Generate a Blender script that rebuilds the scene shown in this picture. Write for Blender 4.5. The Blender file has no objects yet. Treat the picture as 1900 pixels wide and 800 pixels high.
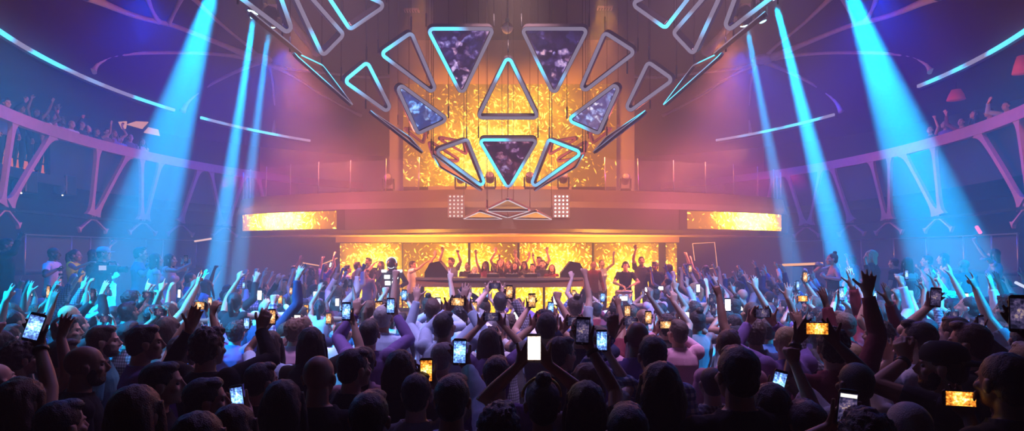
import bpy, bmesh, math, random
import numpy as np
from mathutils import Vector, Matrix, Euler, noise as mnoise

sc = bpy.context.scene
COL = sc.collection
PI = math.pi
rng = random.Random(11)

# ------------------------------------------------------------------ camera, world, exposure
F = 1100.0          # focal length in pixels of the 1900 px wide frame
CAMZ, HOR = 2.3, 470.0
cd = bpy.data.cameras.new('camera'); cam = bpy.data.objects.new('camera', cd); COL.objects.link(cam)
cam.location = (0, 0, CAMZ); cam.rotation_euler = (PI / 2, 0, 0)
cd.sensor_width = 36.0; cd.lens = 36.0 * F / 1900.0
cd.shift_y = (HOR - 400.0) / 1900.0
cd.clip_start = 0.05; cd.clip_end = 200
sc.camera = cam

def P(px, py, Y):
    """world point seen at pixel (px, py) at depth Y"""
    return Vector(((px - 950.0) / F * Y, Y, CAMZ - (py - HOR) / F * Y))

w = bpy.data.worlds.new('club_air'); sc.world = w; w.use_nodes = True
wn = w.node_tree; wn.nodes.clear()
wo = wn.nodes.new('ShaderNodeOutputWorld')
bg = wn.nodes.new('ShaderNodeBackground'); bg.inputs['Color'].default_value = (0.01, 0.012, 0.05, 1); bg.inputs['Strength'].default_value = 0.2
vs = wn.nodes.new('ShaderNodeVolumeScatter'); vs.inputs['Color'].default_value = (1, 1, 1, 1)
vs.inputs['Density'].default_value = 0.017; vs.inputs['Anisotropy'].default_value = 0.25
wn.links.new(bg.outputs[0], wo.inputs['Surface']); wn.links.new(vs.outputs[0], wo.inputs['Volume'])

sc.view_settings.view_transform = 'Standard'; sc.view_settings.look = 'None'
sc.view_settings.exposure = 0.0; sc.view_settings.gamma = 1.0
sc.view_settings.use_curve_mapping = False
cy = sc.cycles
cy.max_bounces = 5; cy.diffuse_bounces = 2; cy.glossy_bounces = 2; cy.transmission_bounces = 4
cy.transparent_max_bounces = 8; cy.volume_bounces = 0
cy.use_denoising = True
cy.sample_clamp_indirect = 4.0
cy.caustics_reflective = False; cy.caustics_refractive = False

def spot(name, loc, target, color, power, angle, blend=0.25, radius=0.08):
    l = bpy.data.lights.new(name, 'SPOT'); l.color = color; l.energy = power
    l.spot_size = math.radians(angle); l.spot_blend = blend; l.shadow_soft_size = radius
    o = bpy.data.objects.new(name, l); COL.objects.link(o)
    o.location = loc
    o.rotation_euler = (Vector(target) - Vector(loc)).to_track_quat('-Z', 'Y').to_euler()
    return o

def area(name, loc, target, color, power, sx, sy, spread=180):
    l = bpy.data.lights.new(name, 'AREA'); l.shape = 'RECTANGLE'; l.color = color; l.energy = power
    l.size = sx; l.size_y = sy; l.spread = math.radians(spread)
    o = bpy.data.objects.new(name, l); COL.objects.link(o)
    o.location = loc
    o.rotation_euler = (Vector(target) - Vector(loc)).to_track_quat('-Z', 'Y').to_euler()
    return o

CYAN = (0.0, 0.42, 1.0); BLUE = (0.03, 0.09, 1.0); MAG = (1.0, 0.08, 0.5); ORANGE = (1.0, 0.38, 0.07); VIOLET = (0.35, 0.16, 1.0)
BEAM_GAIN = 16.0
# beams: (source, target, power, angle)
BEAMS = [
    (P(470, 36, 11.0), P(405, 470, 12.0), 42000, 5.0),
    (P(498, 60, 11.6), P(460, 360, 13.2), 24000, 4.5),
    (P(406, -60, 10.0), P(250, 470, 8.7), 11500, 12.0),
    (P(408, -40, 10.6), P(332, 330, 12.5), 15000, 4.5),
    (P(1440, 9, 11.0), P(1556, 470, 11.4), 52000, 6.0),
    (P(1387, 58, 11.6), P(1445, 360, 13.0), 20000, 5.0),
    (P(1560, -60, 10.0), P(1756, 470, 8.6), 16000, 13.0),
]
for i, (a, b, pw, an) in enumerate(BEAMS):
    spot('beam_light', a, b, CYAN, pw * BEAM_GAIN, an, 0.35, 0.05)
for s in (-1, 1):
    # blue washes over the two sides
    spot('wash_light', (s * 5.6, 9.0, 9.0), (s * 7.0, 10.5, 0.0), (0.0, 0.04, 1.0), 2600, 95, 0.9, 0.3)
    spot('wash_light', (s * 9.3, 15.0, 8.8), (s * 8.0, 13.0, 0.0), (0.0, 0.04, 1.0), 2300, 115, 0.9, 0.3)
    spot('wash_light', (s * 8.0, 21.0, 9.4), (s * 9.5, 20.0, 3.0), (0.0, 0.06, 1.0), 3200, 130, 0.9, 0.3)
    spot('wash_light', (s * 9.6, 10.0, 7.2), (s * 11.6, 15.0, 4.8), (1.0, 0.16, 0.20), 600, 60, 0.9, 0.3)
    # magenta and amber lamps that cross the air in front of the mezzanine, and amber ones from above
    spot('wash_light', (s * 8.4, 17.0, 4.4), (-s * 2.0, 16.2, 4.2), (1.0, 0.03, 0.36), 3200, 50, 0.9, 0.3)
    spot('wash_light', (s * 6.6, 16.2, 5.0), (-s * 3.0, 15.8, 4.6), (1.0, 0.22, 0.08), 3600, 52, 0.9, 0.3)
    spot('wash_light', (s * 7.2, 19.5, 7.4), (-s * 2.0, 18.5, 6.6), (1.0, 0.18, 0.16), 1500, 48, 0.9, 0.3)
    spot('wash_light', (s * 2.6, 16.8, 9.5), (s * 2.4, 17.2, 3.0), (1.0, 0.30, 0.06), 7500, 50, 0.9, 0.4)
    spot('wash_light', (s * 6.2, 17.2, 8.8), (s * 5.8, 16.8, 3.0), (1.0, 0.22, 0.12), 9500, 50, 0.9, 0.4)
    spot('wash_light', (s * 2.2, 19.5, 9.6), (s * 1.6, 24.0, 6.5), (1.0, 0.30, 0.03), 3500, 90, 0.9, 0.4)
    spot('wash_light', (s * 6.0, 15.0, 8.2), (s * 6.0, 19.0, 3.4), (1.0, 0.28, 0.2), 1600, 60, 0.9, 0.4)
    spot('wash_light', (s * 4.6, 16.9, 4.8), (s * 2.2, 9.0, 3.0), (1.0, 0.20, 0.14), 420, 90, 0.9, 0.3)
    spot('wash_light', (s * 7.0, 15.2, 3.4), (-s * 3.0, 15.4, 2.2), (1.0, 0.25, 0.08), 6500, 50, 0.9, 0.3)
    spot('wash_light', (s * 3.2, 18.6, 0.6), (s * 3.0, 18.2, 2.8), (1.0, 0.42, 0.05), 2600, 140, 0.9, 0.2)  # uplight added to brighten the soffit, no such lamp is seen
spot('wash_light', (0, 10.5, 10.0), (0, 6.0, 1.5), (0.45, 0.28, 1.0), 1300, 60, 0.9, 0.4)
spot('wash_light', (-3.5, 11.5, 9.5), (-3.0, 7.2, 1.5), (0.9, 0.42, 0.6), 2200, 40, 0.9, 0.4)
spot('wash_light', (3.5, 11.5, 9.5), (3.0, 7.2, 1.5), (0.9, 0.42, 0.6), 2200, 40, 0.9, 0.4)
# unseen fills added to brighten the crowd, with cyan ones from the sides
spot('front_fill', (-2.0, 5.4, 8.2), (-2.0, 7.6, 1.6), (0.62, 0.45, 1.0), 3400, 62, 0.8, 0.3)
spot('front_fill', (2.0, 5.4, 8.2), (2.0, 7.6, 1.6), (0.70, 0.45, 0.95), 3400, 62, 0.8, 0.3)
for s in (-1, 1): spot('side_fill', (s * 10.8, 7.2, 6.8), (s * 6.6, 10.8, 1.9), (0.0, 0.36, 1.0), 2200 if s < 0 else 3600, 32, 0.8, 0.2)  # added fill for the guests on the terraces
spot('side_fill', (-8.5, 3.5, 6.9), (-3.9, 6.8, 1.7), (0.0, 0.40, 1.0), 30000, 32, 0.7, 0.2)  # added fill for the cyan that the wide beams throw on the crowd
spot('side_fill', (8.5, 3.0, 6.9), (4.2, 6.6, 1.7), (0.0, 0.34, 1.0), 20000, 34, 0.7, 0.2)
spot('wash_light', (0, 14.0, 9.5), (0, 17.5, 3.6), (1.0, 0.42, 0.3), 1300, 60, 0.9, 0.4)
spot('front_fill', (0, 9.5, 8.6), (0, 16.6, 1.3), (1.0, 0.66, 0.6), 5000, 42, 0.8, 0.3)  # added fill for the people on the stage, who were too dark

# ------------------------------------------------------------------ materials
MATS = {}
def mat(name, color, rough=0.6, metal=0.0, spec=0.4, bump=0.0, bscale=60.0, var=0.0, vscale=8.0, emit=None, es=0.0):
    if name in MATS: return MATS[name]
    m = bpy.data.materials.new(name); m.use_nodes = True
    nt = m.node_tree; b = nt.nodes['Principled BSDF']
    b.inputs['Base Color'].default_value = (*color, 1); b.inputs['Roughness'].default_value = rough
    b.inputs['Metallic'].default_value = metal; b.inputs['Specular IOR Level'].default_value = spec
    if emit: b.inputs['Emission Color'].default_value = (*emit, 1); b.inputs['Emission Strength'].default_value = es
    tc = None
    if bump or var:
        tc = nt.nodes.new('ShaderNodeTexCoord')
    if bump:
        n = nt.nodes.new('ShaderNodeTexNoise'); n.inputs['Scale'].default_value = bscale; n.inputs['Detail'].default_value = 3
        bp = nt.nodes.new('ShaderNodeBump'); bp.inputs['Strength'].default_value = bump; bp.inputs['Distance'].default_value = 0.01
        nt.links.new(tc.outputs['Object'], n.inputs['Vector']); nt.links.new(n.outputs['Fac'], bp.inputs['Height'])
        nt.links.new(bp.outputs[0], b.inputs['Normal'])
    if var:
        n = nt.nodes.new('ShaderNodeTexNoise'); n.inputs['Scale'].default_value = vscale; n.inputs['Detail'].default_value = 4
        r = nt.nodes.new('ShaderNodeValToRGB')
        r.color_ramp.elements[0].position = 0.3; r.color_ramp.elements[1].position = 0.75
        r.color_ramp.elements[0].color = (*[c * (1 - var) for c in color], 1)
        r.color_ramp.elements[1].color = (*[min(1, c * (1 + var)) for c in color], 1)
        nt.links.new(tc.outputs['Object'], n.inputs['Vector']); nt.links.new(n.outputs['Fac'], r.inputs[0])
        nt.links.new(r.outputs[0], b.inputs['Base Color'])
    MATS[name] = m
    return m

def nodes_mat(name):
    m = bpy.data.materials.new(name); m.use_nodes = True
    nt = m.node_tree; nt.nodes.clear()
    out = nt.nodes.new('ShaderNodeOutputMaterial')
    MATS[name] = m
    return m, nt, out

def N(nt, typ, **kw):
    n = nt.nodes.new(typ)
    for k, v in kw.items():
        if k.startswith('i_'): n.inputs[int(k[2:])].default_value = v
        else: setattr(n, k, v)
    return n

def MATH(nt, op, a, b=None, c=None, clamp=False):
    n = nt.nodes.new('ShaderNodeMath'); n.operation = op; n.use_clamp = clamp
    for i, v in enumerate((a, b, c)):
        if v is None: continue
        if isinstance(v, (int, float)): n.inputs[i].default_value = v
        else: nt.links.new(v, n.inputs[i])
    return n.outputs[0]

def ramp(nt, fac, stops):
    r = nt.nodes.new('ShaderNodeValToRGB')
    el = r.color_ramp.elements
    while len(el) < len(stops): el.new(0.5)
    for e, (p, c) in zip(el, stops): e.position = p; e.color = (*c, 1)
    nt.links.new(fac, r.inputs[0])
    return r.outputs[0]

GOLD = [(0.0, (0.10, 0.028, 0.003)), (0.22, (0.50, 0.17, 0.006)), (0.45, (0.95, 0.40, 0.006)), (0.7, (1.0, 0.58, 0.015)), (1.0, (1.0, 0.74, 0.10))]

def led_wall(name, bursts, gain=1.0, cell=9.0, strength=1.6, base=0.18, spark=0.5, seed=0.0):
    """video wall of flying gold sparks. bursts = [(u, v, ru, rv, amount)] in the panel's own 0..1 coordinates (x, z)"""
    m, nt, out = nodes_mat(name)
    tc = N(nt, 'ShaderNodeTexCoord')
    sep = N(nt, 'ShaderNodeSeparateXYZ'); nt.links.new(tc.outputs['Generated'], sep.inputs[0])
    u, v = sep.outputs[0], sep.outputs[2]
    heat = None
    for (bu, bv, ru, rv, am) in bursts:
        du = MATH(nt, 'DIVIDE', MATH(nt, 'SUBTRACT', u, bu), ru); dv = MATH(nt, 'DIVIDE', MATH(nt, 'SUBTRACT', v, bv), rv)
        d2 = MATH(nt, 'ADD', MATH(nt, 'MULTIPLY', du, du), MATH(nt, 'MULTIPLY', dv, dv))
        g = MATH(nt, 'MULTIPLY', MATH(nt, 'POWER', 2.718, MATH(nt, 'MULTIPLY', d2, -1.0)), am)
        heat = g if heat is None else MATH(nt, 'ADD', heat, g)
    # streaks: voronoi cells stretched along three directions, bent a little, each layer strong in its own patches
    mp = N(nt, 'ShaderNodeMapping'); mp.inputs['Location'].default_value = (seed, seed * 0.7, seed * 0.3)
    nt.links.new(tc.outputs['Object'], mp.inputs[0])
    n1 = N(nt, 'ShaderNodeTexNoise'); n1.inputs['Scale'].default_value = 1.3; n1.inputs['Detail'].default_value = 1
    nt.links.new(mp.outputs[0], n1.inputs['Vector'])
    bend = N(nt, 'ShaderNodeMix', data_type='RGBA', blend_type='ADD'); bend.inputs['Factor'].default_value = 0.35
    nt.links.new(mp.outputs[0], bend.inputs[6]); nt.links.new(n1.outputs['Color'], bend.inputs[7])
    layers = []
    for k, (off, st, cz) in enumerate(((0.35, 0.26, 1.0), (-0.75, 0.30, 1.15), (1.25, 0.38, 0.85))):
        rot = N(nt, 'ShaderNodeVectorRotate'); rot.rotation_type = 'Y_AXIS'
        nt.links.new(bend.outputs[2], rot.inputs['Vector']); rot.inputs['Angle'].default_value = off
        sc_ = N(nt, 'ShaderNodeMapping'); sc_.inputs['Scale'].default_value = (cz * cell, 0.0, st * cz * cell); sc_.inputs['Location'].default_value = (k * 7.3, 0, k * 3.1)
        nt.links.new(rot.outputs[0], sc_.inputs[0])
        vo = N(nt, 'ShaderNodeTexVoronoi'); vo.inputs['Scale'].default_value = 1.0; vo.inputs['Randomness'].default_value = 1.0
        nt.links.new(sc_.outputs[0], vo.inputs['Vector'])
        rnd = N(nt, 'ShaderNodeSeparateColor'); nt.links.new(vo.outputs['Color'], rnd.inputs[0])
        core = MATH(nt, 'SUBTRACT', 1.0, MATH(nt, 'MULTIPLY', vo.outputs['Distance'], 2.2), clamp=True)
        thr = MATH(nt, 'SUBTRACT', 1.0, MATH(nt, 'ADD', MATH(nt, 'MULTIPLY', heat, 0.6), spark * 0.5))
        on = MATH(nt, 'MULTIPLY', MATH(nt, 'SUBTRACT', rnd.outputs[0], thr), 6.0, clamp=True)
        layers.append(MATH(nt, 'MULTIPLY', MATH(nt, 'MULTIPLY', core, on), MATH(nt, 'ADD', MATH(nt, 'MULTIPLY', rnd.outputs[1], 1.1), 0.45)))
    layers = [MATH(nt, 'MAXIMUM', layers[0], layers[2]), layers[1]]
    n2 = N(nt, 'ShaderNodeTexNoise'); n2.inputs['Scale'].default_value = 2.2; n2.inputs['Detail'].default_value = 3
    nt.links.new(mp.outputs[0], n2.inputs['Vector'])
    glow = MATH(nt, 'MULTIPLY', MATH(nt, 'MULTIPLY', heat, n2.outputs['Fac']), 0.95)
    val = MATH(nt, 'ADD', MATH(nt, 'MAXIMUM', layers[0], layers[1]), MATH(nt, 'ADD', glow, base * 0.4))
    val = MATH(nt, 'MULTIPLY', val, gain)
    colr = ramp(nt, val, GOLD)
    em = N(nt, 'ShaderNodeEmission')
    nt.links.new(colr, em.inputs[0])
    nt.links.new(MATH(nt, 'MULTIPLY', MATH(nt, 'ADD', MATH(nt, 'MULTIPLY', val, 1.3), 0.2), strength), em.inputs[1])
    nt.links.new(em.outputs[0], out.inputs[0])
    return m

def emis(name, color, strength):
    if name in MATS: return MATS[name]
    m, nt, out = nodes_mat(name)
    e = N(nt, 'ShaderNodeEmission'); e.inputs[0].default_value = (*color, 1); e.inputs[1].default_value = strength
    nt.links.new(e.outputs[0], out.inputs[0])
    return m

def led_tape(name, seed, thr=0.55, lav=0.34, cyan=1.6):
    """pixel tape: lavender along most of its run, running cyan pixels on some stretches"""
    m, nt, out = nodes_mat(name)
    tc = N(nt, 'ShaderNodeTexCoord')
    mp = N(nt, 'ShaderNodeMapping'); mp.inputs['Location'].default_value = (seed * 3.1, seed * 1.7, seed * 2.3)
    nt.links.new(tc.outputs['Object'], mp.inputs[0])
    n = N(nt, 'ShaderNodeTexNoise'); n.inputs['Scale'].default_value = 0.9; n.inputs['Detail'].default_value = 0
    nt.links.new(mp.outputs[0], n.inputs['Vector'])
    f = MATH(nt, 'MULTIPLY', MATH(nt, 'SUBTRACT', n.outputs['Fac'], thr), 9.0, clamp=True)
    c = ramp(nt, f, [(0, (0.42 * lav / 0.34, 0.36 * lav / 0.34, 0.52 * lav / 0.34)), (0.5, (0.25, 0.5, 0.85)), (1, (0.12, 0.75, 1.0))])
    em = N(nt, 'ShaderNodeEmission'); nt.links.new(c, em.inputs[0])
    nt.links.new(MATH(nt, 'ADD', MATH(nt, 'MULTIPLY', f, cyan - 0.55), 0.55), em.inputs[1])
    nt.links.new(em.outputs[0], out.inputs[0])
    return m

def crowd_screen(name, tint, seed, scale=6.0, strength=0.8):
    """video panel that shows a live, out of focus picture of a crowd from above"""
    m, nt, out = nodes_mat(name)
    tc = N(nt, 'ShaderNodeTexCoord')
    mp = N(nt, 'ShaderNodeMapping'); mp.inputs['Location'].default_value = (seed, seed * 2.1, seed * 0.4)
    nt.links.new(tc.outputs['Object'], mp.inputs[0])
    wn_ = N(nt, 'ShaderNodeTexNoise'); wn_.inputs['Scale'].default_value = 4.0; wn_.inputs['Detail'].default_value = 2
    nt.links.new(mp.outputs[0], wn_.inputs['Vector'])
    mx = N(nt, 'ShaderNodeMix', data_type='RGBA', blend_type='ADD'); mx.inputs['Factor'].default_value = 0.5
    nt.links.new(mp.outputs[0], mx.inputs[6]); nt.links.new(wn_.outputs['Color'], mx.inputs[7])
    vo = N(nt, 'ShaderNodeTexVoronoi'); vo.feature = 'SMOOTH_F1'; vo.inputs['Scale'].default_value = scale; vo.inputs['Smoothness'].default_value = 0.25
    nt.links.new(mx.outputs[2], vo.inputs['Vector'])
    sp = N(nt, 'ShaderNodeSeparateColor'); nt.links.new(vo.outputs['Color'], sp.inputs[0])
    body = MATH(nt, 'SUBTRACT', 1.25, MATH(nt, 'MULTIPLY', vo.outputs['Distance'], 1.5), clamp=True)
    n2 = N(nt, 'ShaderNodeTexNoise'); n2.inputs['Scale'].default_value = scale * 2.2; n2.inputs['Detail'].default_value = 3; n2.inputs['Distortion'].default_value = 1.2
    nt.links.new(mp.outputs[0], n2.inputs['Vector'])
    val = MATH(nt, 'MULTIPLY', body, MATH(nt, 'MULTIPLY', MATH(nt, 'POWER', sp.outputs[0], 1.8), MATH(nt, 'MULTIPLY', n2.outputs['Fac'], 2.6)))
    c = ramp(nt, val, [(0.0, tint[0]), (0.25, tint[1]), (0.55, tint[2]), (1.0, tint[3])])
    mc = N(nt, 'ShaderNodeMix', data_type='RGBA', blend_type='MULTIPLY'); nt.links.new(c, mc.inputs[6])
    nt.links.new(ramp(nt, sp.outputs[1], [(0.0, (0.5, 0.7, 1.0)), (0.4, (0.8, 0.7, 1.0)), (0.7, (1.0, 0.75, 0.8)), (1.0, (1.0, 0.55, 0.5))]), mc.inputs[7]); mc.inputs['Factor'].default_value = 0.8; c = mc.outputs[2]
    em = N(nt, 'ShaderNodeEmission'); nt.links.new(c, em.inputs[0]); em.inputs[1].default_value = strength
    nt.links.new(em.outputs[0], out.inputs[0])
    return m

M_WALL = mat('wall_dark', (0.018, 0.016, 0.022), 0.7, bump=0.2, bscale=12, var=0.25, vscale=1.5)
M_WALLB = mat('wall_plaster', (0.42, 0.36, 0.36), 0.75, bump=0.1, bscale=8, var=0.12, vscale=0.7)
M_CEIL = mat('ceiling_dark', (0.03, 0.026, 0.045), 0.8, bump=0.2, bscale=6, var=0.25, vscale=0.8)
M_FLOOR = mat('floor_dark', (0.03, 0.028, 0.035), 0.35, bump=0.1, bscale=20, var=0.3, vscale=3)
M_TRUSS = mat('truss_paint', (0.42, 0.20, 0.20), 0.5, bump=0.05, bscale=30, var=0.08)
M_RIB = mat('rib_paint', (0.5, 0.5, 0.56), 0.5, bump=0.05, bscale=30, var=0.08)
M_DARK = mat('dark_metal', (0.025, 0.024, 0.028), 0.38, 0.6, bump=0.05)
M_FRAME = mat('frame_metal', (0.05, 0.035, 0.05), 0.4, 0.3)
M_CABLE = mat('cable_steel', (0.03, 0.025, 0.03), 0.5, 0.4)
M_FASCIA = mat('fascia_paint', (0.06, 0.05, 0.05), 0.5, bump=0.06, bscale=10, var=0.12, vscale=1.3)
M_SOFFIT = mat('soffit_gloss', (0.75, 0.5, 0.25), 0.3, 0.2, var=0.15, vscale=1)
M_CLOTHB = mat('drape_black', (0.02, 0.02, 0.022), 0.9)
M_STEEL = mat('brushed_steel', (0.55, 0.55, 0.58), 0.3, 0.9)
M_GLASS = bpy.data.materials.new('clear_glass'); M_GLASS.use_nodes = True
_b = M_GLASS.node_tree.nodes['Principled BSDF']; _b.inputs['Base Color'].default_value = (0.9, 0.95, 1, 1)
_b.inputs['Roughness'].default_value = 0.05; _b.inputs['Alpha'].default_value = 0.04; _b.inputs['Specular IOR Level'].default_value = 0.6

# ------------------------------------------------------------------ mesh helpers
class MB:
    def __init__(s): s.v = []; s.f = []; s.sm = []
    def add(s, vs_, fs, smooth=False):
        b = len(s.v); s.v += [Vector(p) for p in vs_]; s.f += [tuple(i + b for i in f) for f in fs]; s.sm += [smooth] * len(fs); return s
    def box(s, lo, hi):
        x0, y0, z0 = lo; x1, y1, z1 = hi
        return s.add([(x0, y0, z0), (x1, y0, z0), (x1, y1, z0), (x0, y1, z0), (x0, y0, z1), (x1, y0, z1), (x1, y1, z1), (x0, y1, z1)],
                     [(0, 3, 2, 1), (4, 5, 6, 7), (0, 1, 5, 4), (1, 2, 6, 5), (2, 3, 7, 6), (3, 0, 4, 7)])
    def obox(s, c, ax, ay, az):
        """oriented box: centre and three half vectors"""
        c = Vector(c); ax = Vector(ax); ay = Vector(ay); az = Vector(az)
        pts = [c + sx * ax + sy * ay + sz * az for sz in (-1, 1) for sx, sy in ((-1, -1), (1, -1), (1, 1), (-1, 1))]
        return s.add(pts, [(0, 3, 2, 1), (4, 5, 6, 7), (0, 1, 5, 4), (1, 2, 6, 5), (2, 3, 7, 6), (3, 0, 4, 7)])
    def tube(s, pts, rad, n=8, cap=True):
        pts = [Vector(p) for p in pts]
        if isinstance(rad, (int, float)): rad = [rad] * len(pts)
        b = len(s.v); prev = None
        for i, p in enumerate(pts):
            t = (pts[min(i + 1, len(pts) - 1)] - pts[max(i - 1, 0)]).normalized()
            if prev is None:
                a = Vector((0, 0, 1)) if abs(t.z) < 0.9 else Vector((1, 0, 0))
                x = t.cross(a).normalized()
            else:
                x = (prev - t * prev.dot(t)).normalized()
            prev = x; y = t.cross(x)
            for k in range(n):
                an = 2 * PI * k / n
                s.v.append(p + (x * math.cos(an) + y * math.sin(an)) * rad[i])
        for i in range(len(pts) - 1):
            for k in range(n):
                s.f.append((b + i * n + k, b + i * n + (k + 1) % n, b + (i + 1) * n + (k + 1) % n, b + (i + 1) * n + k)); s.sm.append(True)
        if cap:
            s.f.append(tuple(b + k for k in reversed(range(n)))); s.sm.append(False)
            s.f.append(tuple(b + (len(pts) - 1) * n + k for k in range(n))); s.sm.append(False)
        return s
    def lathe(s, prof, c=(0, 0, 0), axis=None, n=20):
        """profile [(r, h)] turned about axis (default z) at c"""
        c = Vector(c); q = Vector((0, 0, 1)).rotation_difference(Vector(axis)) if axis is not None else None
        b = len(s.v)
        for r, h in prof:
            for k in range(n):
                p = Vector((r * math.cos(2 * PI * k / n), r * math.sin(2 * PI * k / n), h))
                if q: p = q @ p
                s.v.append(c + p)
        for i in range(len(prof) - 1):
            for k in range(n):
                s.f.append((b + i * n + k, b + i * n + (k + 1) % n, b + (i + 1) * n + (k + 1) % n, b + (i + 1) * n + k)); s.sm.append(True)
        s.f.append(tuple(b + k for k in reversed(range(n)))); s.sm.append(False)
        s.f.append(tuple(b + (len(prof) - 1) * n + k for k in range(n))); s.sm.append(False)
        return s
    def sphere(s, c, r, n=14, m=9):
        prof = [(max(1e-4, math.sin(PI * i / m)), -math.cos(PI * i / m)) for i in range(m + 1)]
        if isinstance(r, (int, float)): r = (r, r, r)
        b = len(s.v); s.lathe(prof, (0, 0, 0), None, n)
        for i in range(b, len(s.v)):
            p = s.v[i]; s.v[i] = Vector(c) + Vector((p.x * r[0], p.y * r[1], p.z * r[2]))
        return s
    def build(s, name, m, parent=None, origin=None, bevel=0.0):
        off = Vector(origin) if origin is not None else (parent.location.copy() if parent is not None and parent.parent is None else Vector((0, 0, 0)))
        if parent is not None and parent.parent is not None:
            off = parent.parent.location.copy()
        me = bpy.data.meshes.new(name)
        me.from_pydata([tuple(p - off) for p in s.v], [], s.f); me.update()
        for p, q in zip(me.polygons, s.sm): p.use_smooth = q
        o = bpy.data.objects.new(name, me); COL.objects.link(o)
        if m is not None: me.materials.append(m)
        if parent is not None: o.parent = parent
        elif origin is not None: o.location = off
        if bevel:
            bv = o.modifiers.new('bevel', 'BEVEL'); bv.width = bevel; bv.segments = 2; bv.limit_method = 'ANGLE'
        return o

def tag(o, label=None, cat=None, group=None, kind=None):
    if label: o['label'] = label
    if cat: o['category'] = cat
    if group: o['group'] = group
    if kind: o['kind'] = kind
    return o
def struct(o, label=None, cat=None):
    return tag(o, label, cat, None, 'structure')
def thing(name, loc, label, cat, group=None):
    o = bpy.data.objects.new(name, None); COL.objects.link(o); o.location = loc; o.empty_display_size = 0.1
    return tag(o, label, cat, group)

# ------------------------------------------------------------------ the room shell
EC, EA, EB = 17.5, 12.2, 13.1            # the oval edge of the balconies
def ell(t, k=0.0, z=0.0):
    """t = angle from +Y towards +X; k = offset outwards"""
    return Vector(((EA + k) * math.sin(t), EC + (EB + k) * math.cos(t), z))
def wall_pt(t, z):
    c, s_ = math.cos(t), math.sin(t)
    x = 17.0 * math.copysign(abs(s_) ** 0.8, s_); y = 14.0 + 17.5 * math.copysign(abs(c) ** 0.8, c)
    return Vector((x, y, z))
def shell(name, t0, t1, z0, z1, m, n=24):
    mb = MB(); pts = []
    for z in (z0, z1):
        for i in range(n + 1): pts.append(wall_pt(t0 + (t1 - t0) * i / n, z))
    for z in (z0, z1):
        for i in range(n + 1):
            p = wall_pt(t0 + (t1 - t0) * i / n, z); d = (p - Vector((0, 14, z))).normalized(); pts.append(p + d * 0.2)
    k = n + 1
    f = []
    for i in range(n):
        f += [(i, i + 1, k + i + 1, k + i), (2 * k + i + 1, 2 * k + i, 3 * k + i, 3 * k + i + 1)]
    mb.add(pts, f, True)
    return struct(mb.build(name, m))
fl = MB(); fl.box((-18, -4.5, -0.2), (18, 33, 0.0)); struct(fl.build('floor', M_FLOOR))
shell('wall_back', -0.7, 0.7, -0.2, 13, M_WALLB)
shell('wall_right', 0.7, 2.5, -0.2, 13, M_WALL)
shell('wall_front', 2.5, 2 * PI - 2.5, -0.2, 13, M_WALL)
shell('wall_left', -2.5, -0.7, -0.2, 13, M_WALL)
def dome_z(rho): return 7.35 + 4.6 * math.sqrt(max(0.0, 1 - rho ** 2.2))
mb = MB(); R_, S_ = 18, 64
vv = [Vector((0, EC, dome_z(0)))]
for i in range(1, R_ + 1):
    rho = i / R_
    for j in range(S_):
        t = 2 * PI * j / S_
        p = ell(t); vv.append(Vector((p.x * rho, EC + (p.y - EC) * rho, dome_z(rho))))
for j in range(S_):
    t = 2 * PI * j / S_; p = ell(t); d = (p - Vector((0, EC, 0))) * 1.95 + Vector((0, EC, 0)); vv.append(Vector((d.x, d.y, 7.35)))
ff = [(0, 1 + j, 1 + (j + 1) % S_) for j in range(S_)]
for i in range(R_):
    for j in range(S_):
        a = 1 + i * S_; b = a + S_
        ff.append((a + j, b + j, b + (j + 1) % S_, a + (j + 1) % S_))
n0 = len(vv); vv += [p + Vector((0, 0, 0.25)) for p in vv]
ff += [tuple(n0 + i for i in reversed(f)) for f in ff]
mb.add(vv, ff, True); struct(mb.build('ceiling', M_CEIL))

# balcony slab ring and the wall band under it
def ring_band(name, k0, k1, z0, z1, t0, t1, m, n=60, cat=None, label=None, kind='structure'):
    mb = MB(); pts = []; f = []
    for i in range(n + 1):
        t = t0 + (t1 - t0) * i / n
        for (k, z) in ((k0, z0), (k1, z0), (k1, z1), (k0, z1)): pts.append(ell(t, k, z))
    for i in range(n):
        a = i * 4
        for q in range(4): f.append((a + q, a + 4 + q, a + 4 + (q + 1) % 4, a + (q + 1) % 4))
    f += [(3, 2, 1, 0), (n * 4, n * 4 + 1, n * 4 + 2, n * 4 + 3)]
    mb.add(pts, f, False)
    o = mb.build(name, m)
    return tag(o, label, cat, None, kind)
SIDE = [(-1, 'left'), (1, 'right')]
for s, nm in SIDE:
    ring_band('trim_1' if s < 0 else 'trim_2', 0.25, 4.2, 4.15, 4.4, s * 0.36, s * 2.25, M_WALL)       # balcony floor
    ring_band('trim_3' if s < 0 else 'trim_4', -3.3, 0.3, 0.0, 0.65, s * 0.72, s * 2.4, M_FLOOR)        # seating terrace
    ring_band('trim_5' if s < 0 else 'trim_6', 0.3, 4.2, 0.0, 1.75, s * 0.45, s * 2.25, M_WALL)         # upper tier behind it
# ------------------------------------------------------------------ balcony trusses, ring strips, ribs
def ring_t(px, k=0.0, left=True):
    """ring angle whose point at offset k shows at pixel column px"""
    lo, hi = (-2.3, -0.02) if px < 950 else (0.02, 2.3)
    best, bt = 1e9, 0
    for i in range(1200):
        t = lo + (hi - lo) * i / 1199
        p = ell(t, k)
        if p.y < 3: continue
        e = abs(950 + F * p.x / p.y - px)
        if e < best: best, bt = e, t
    return bt

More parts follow.
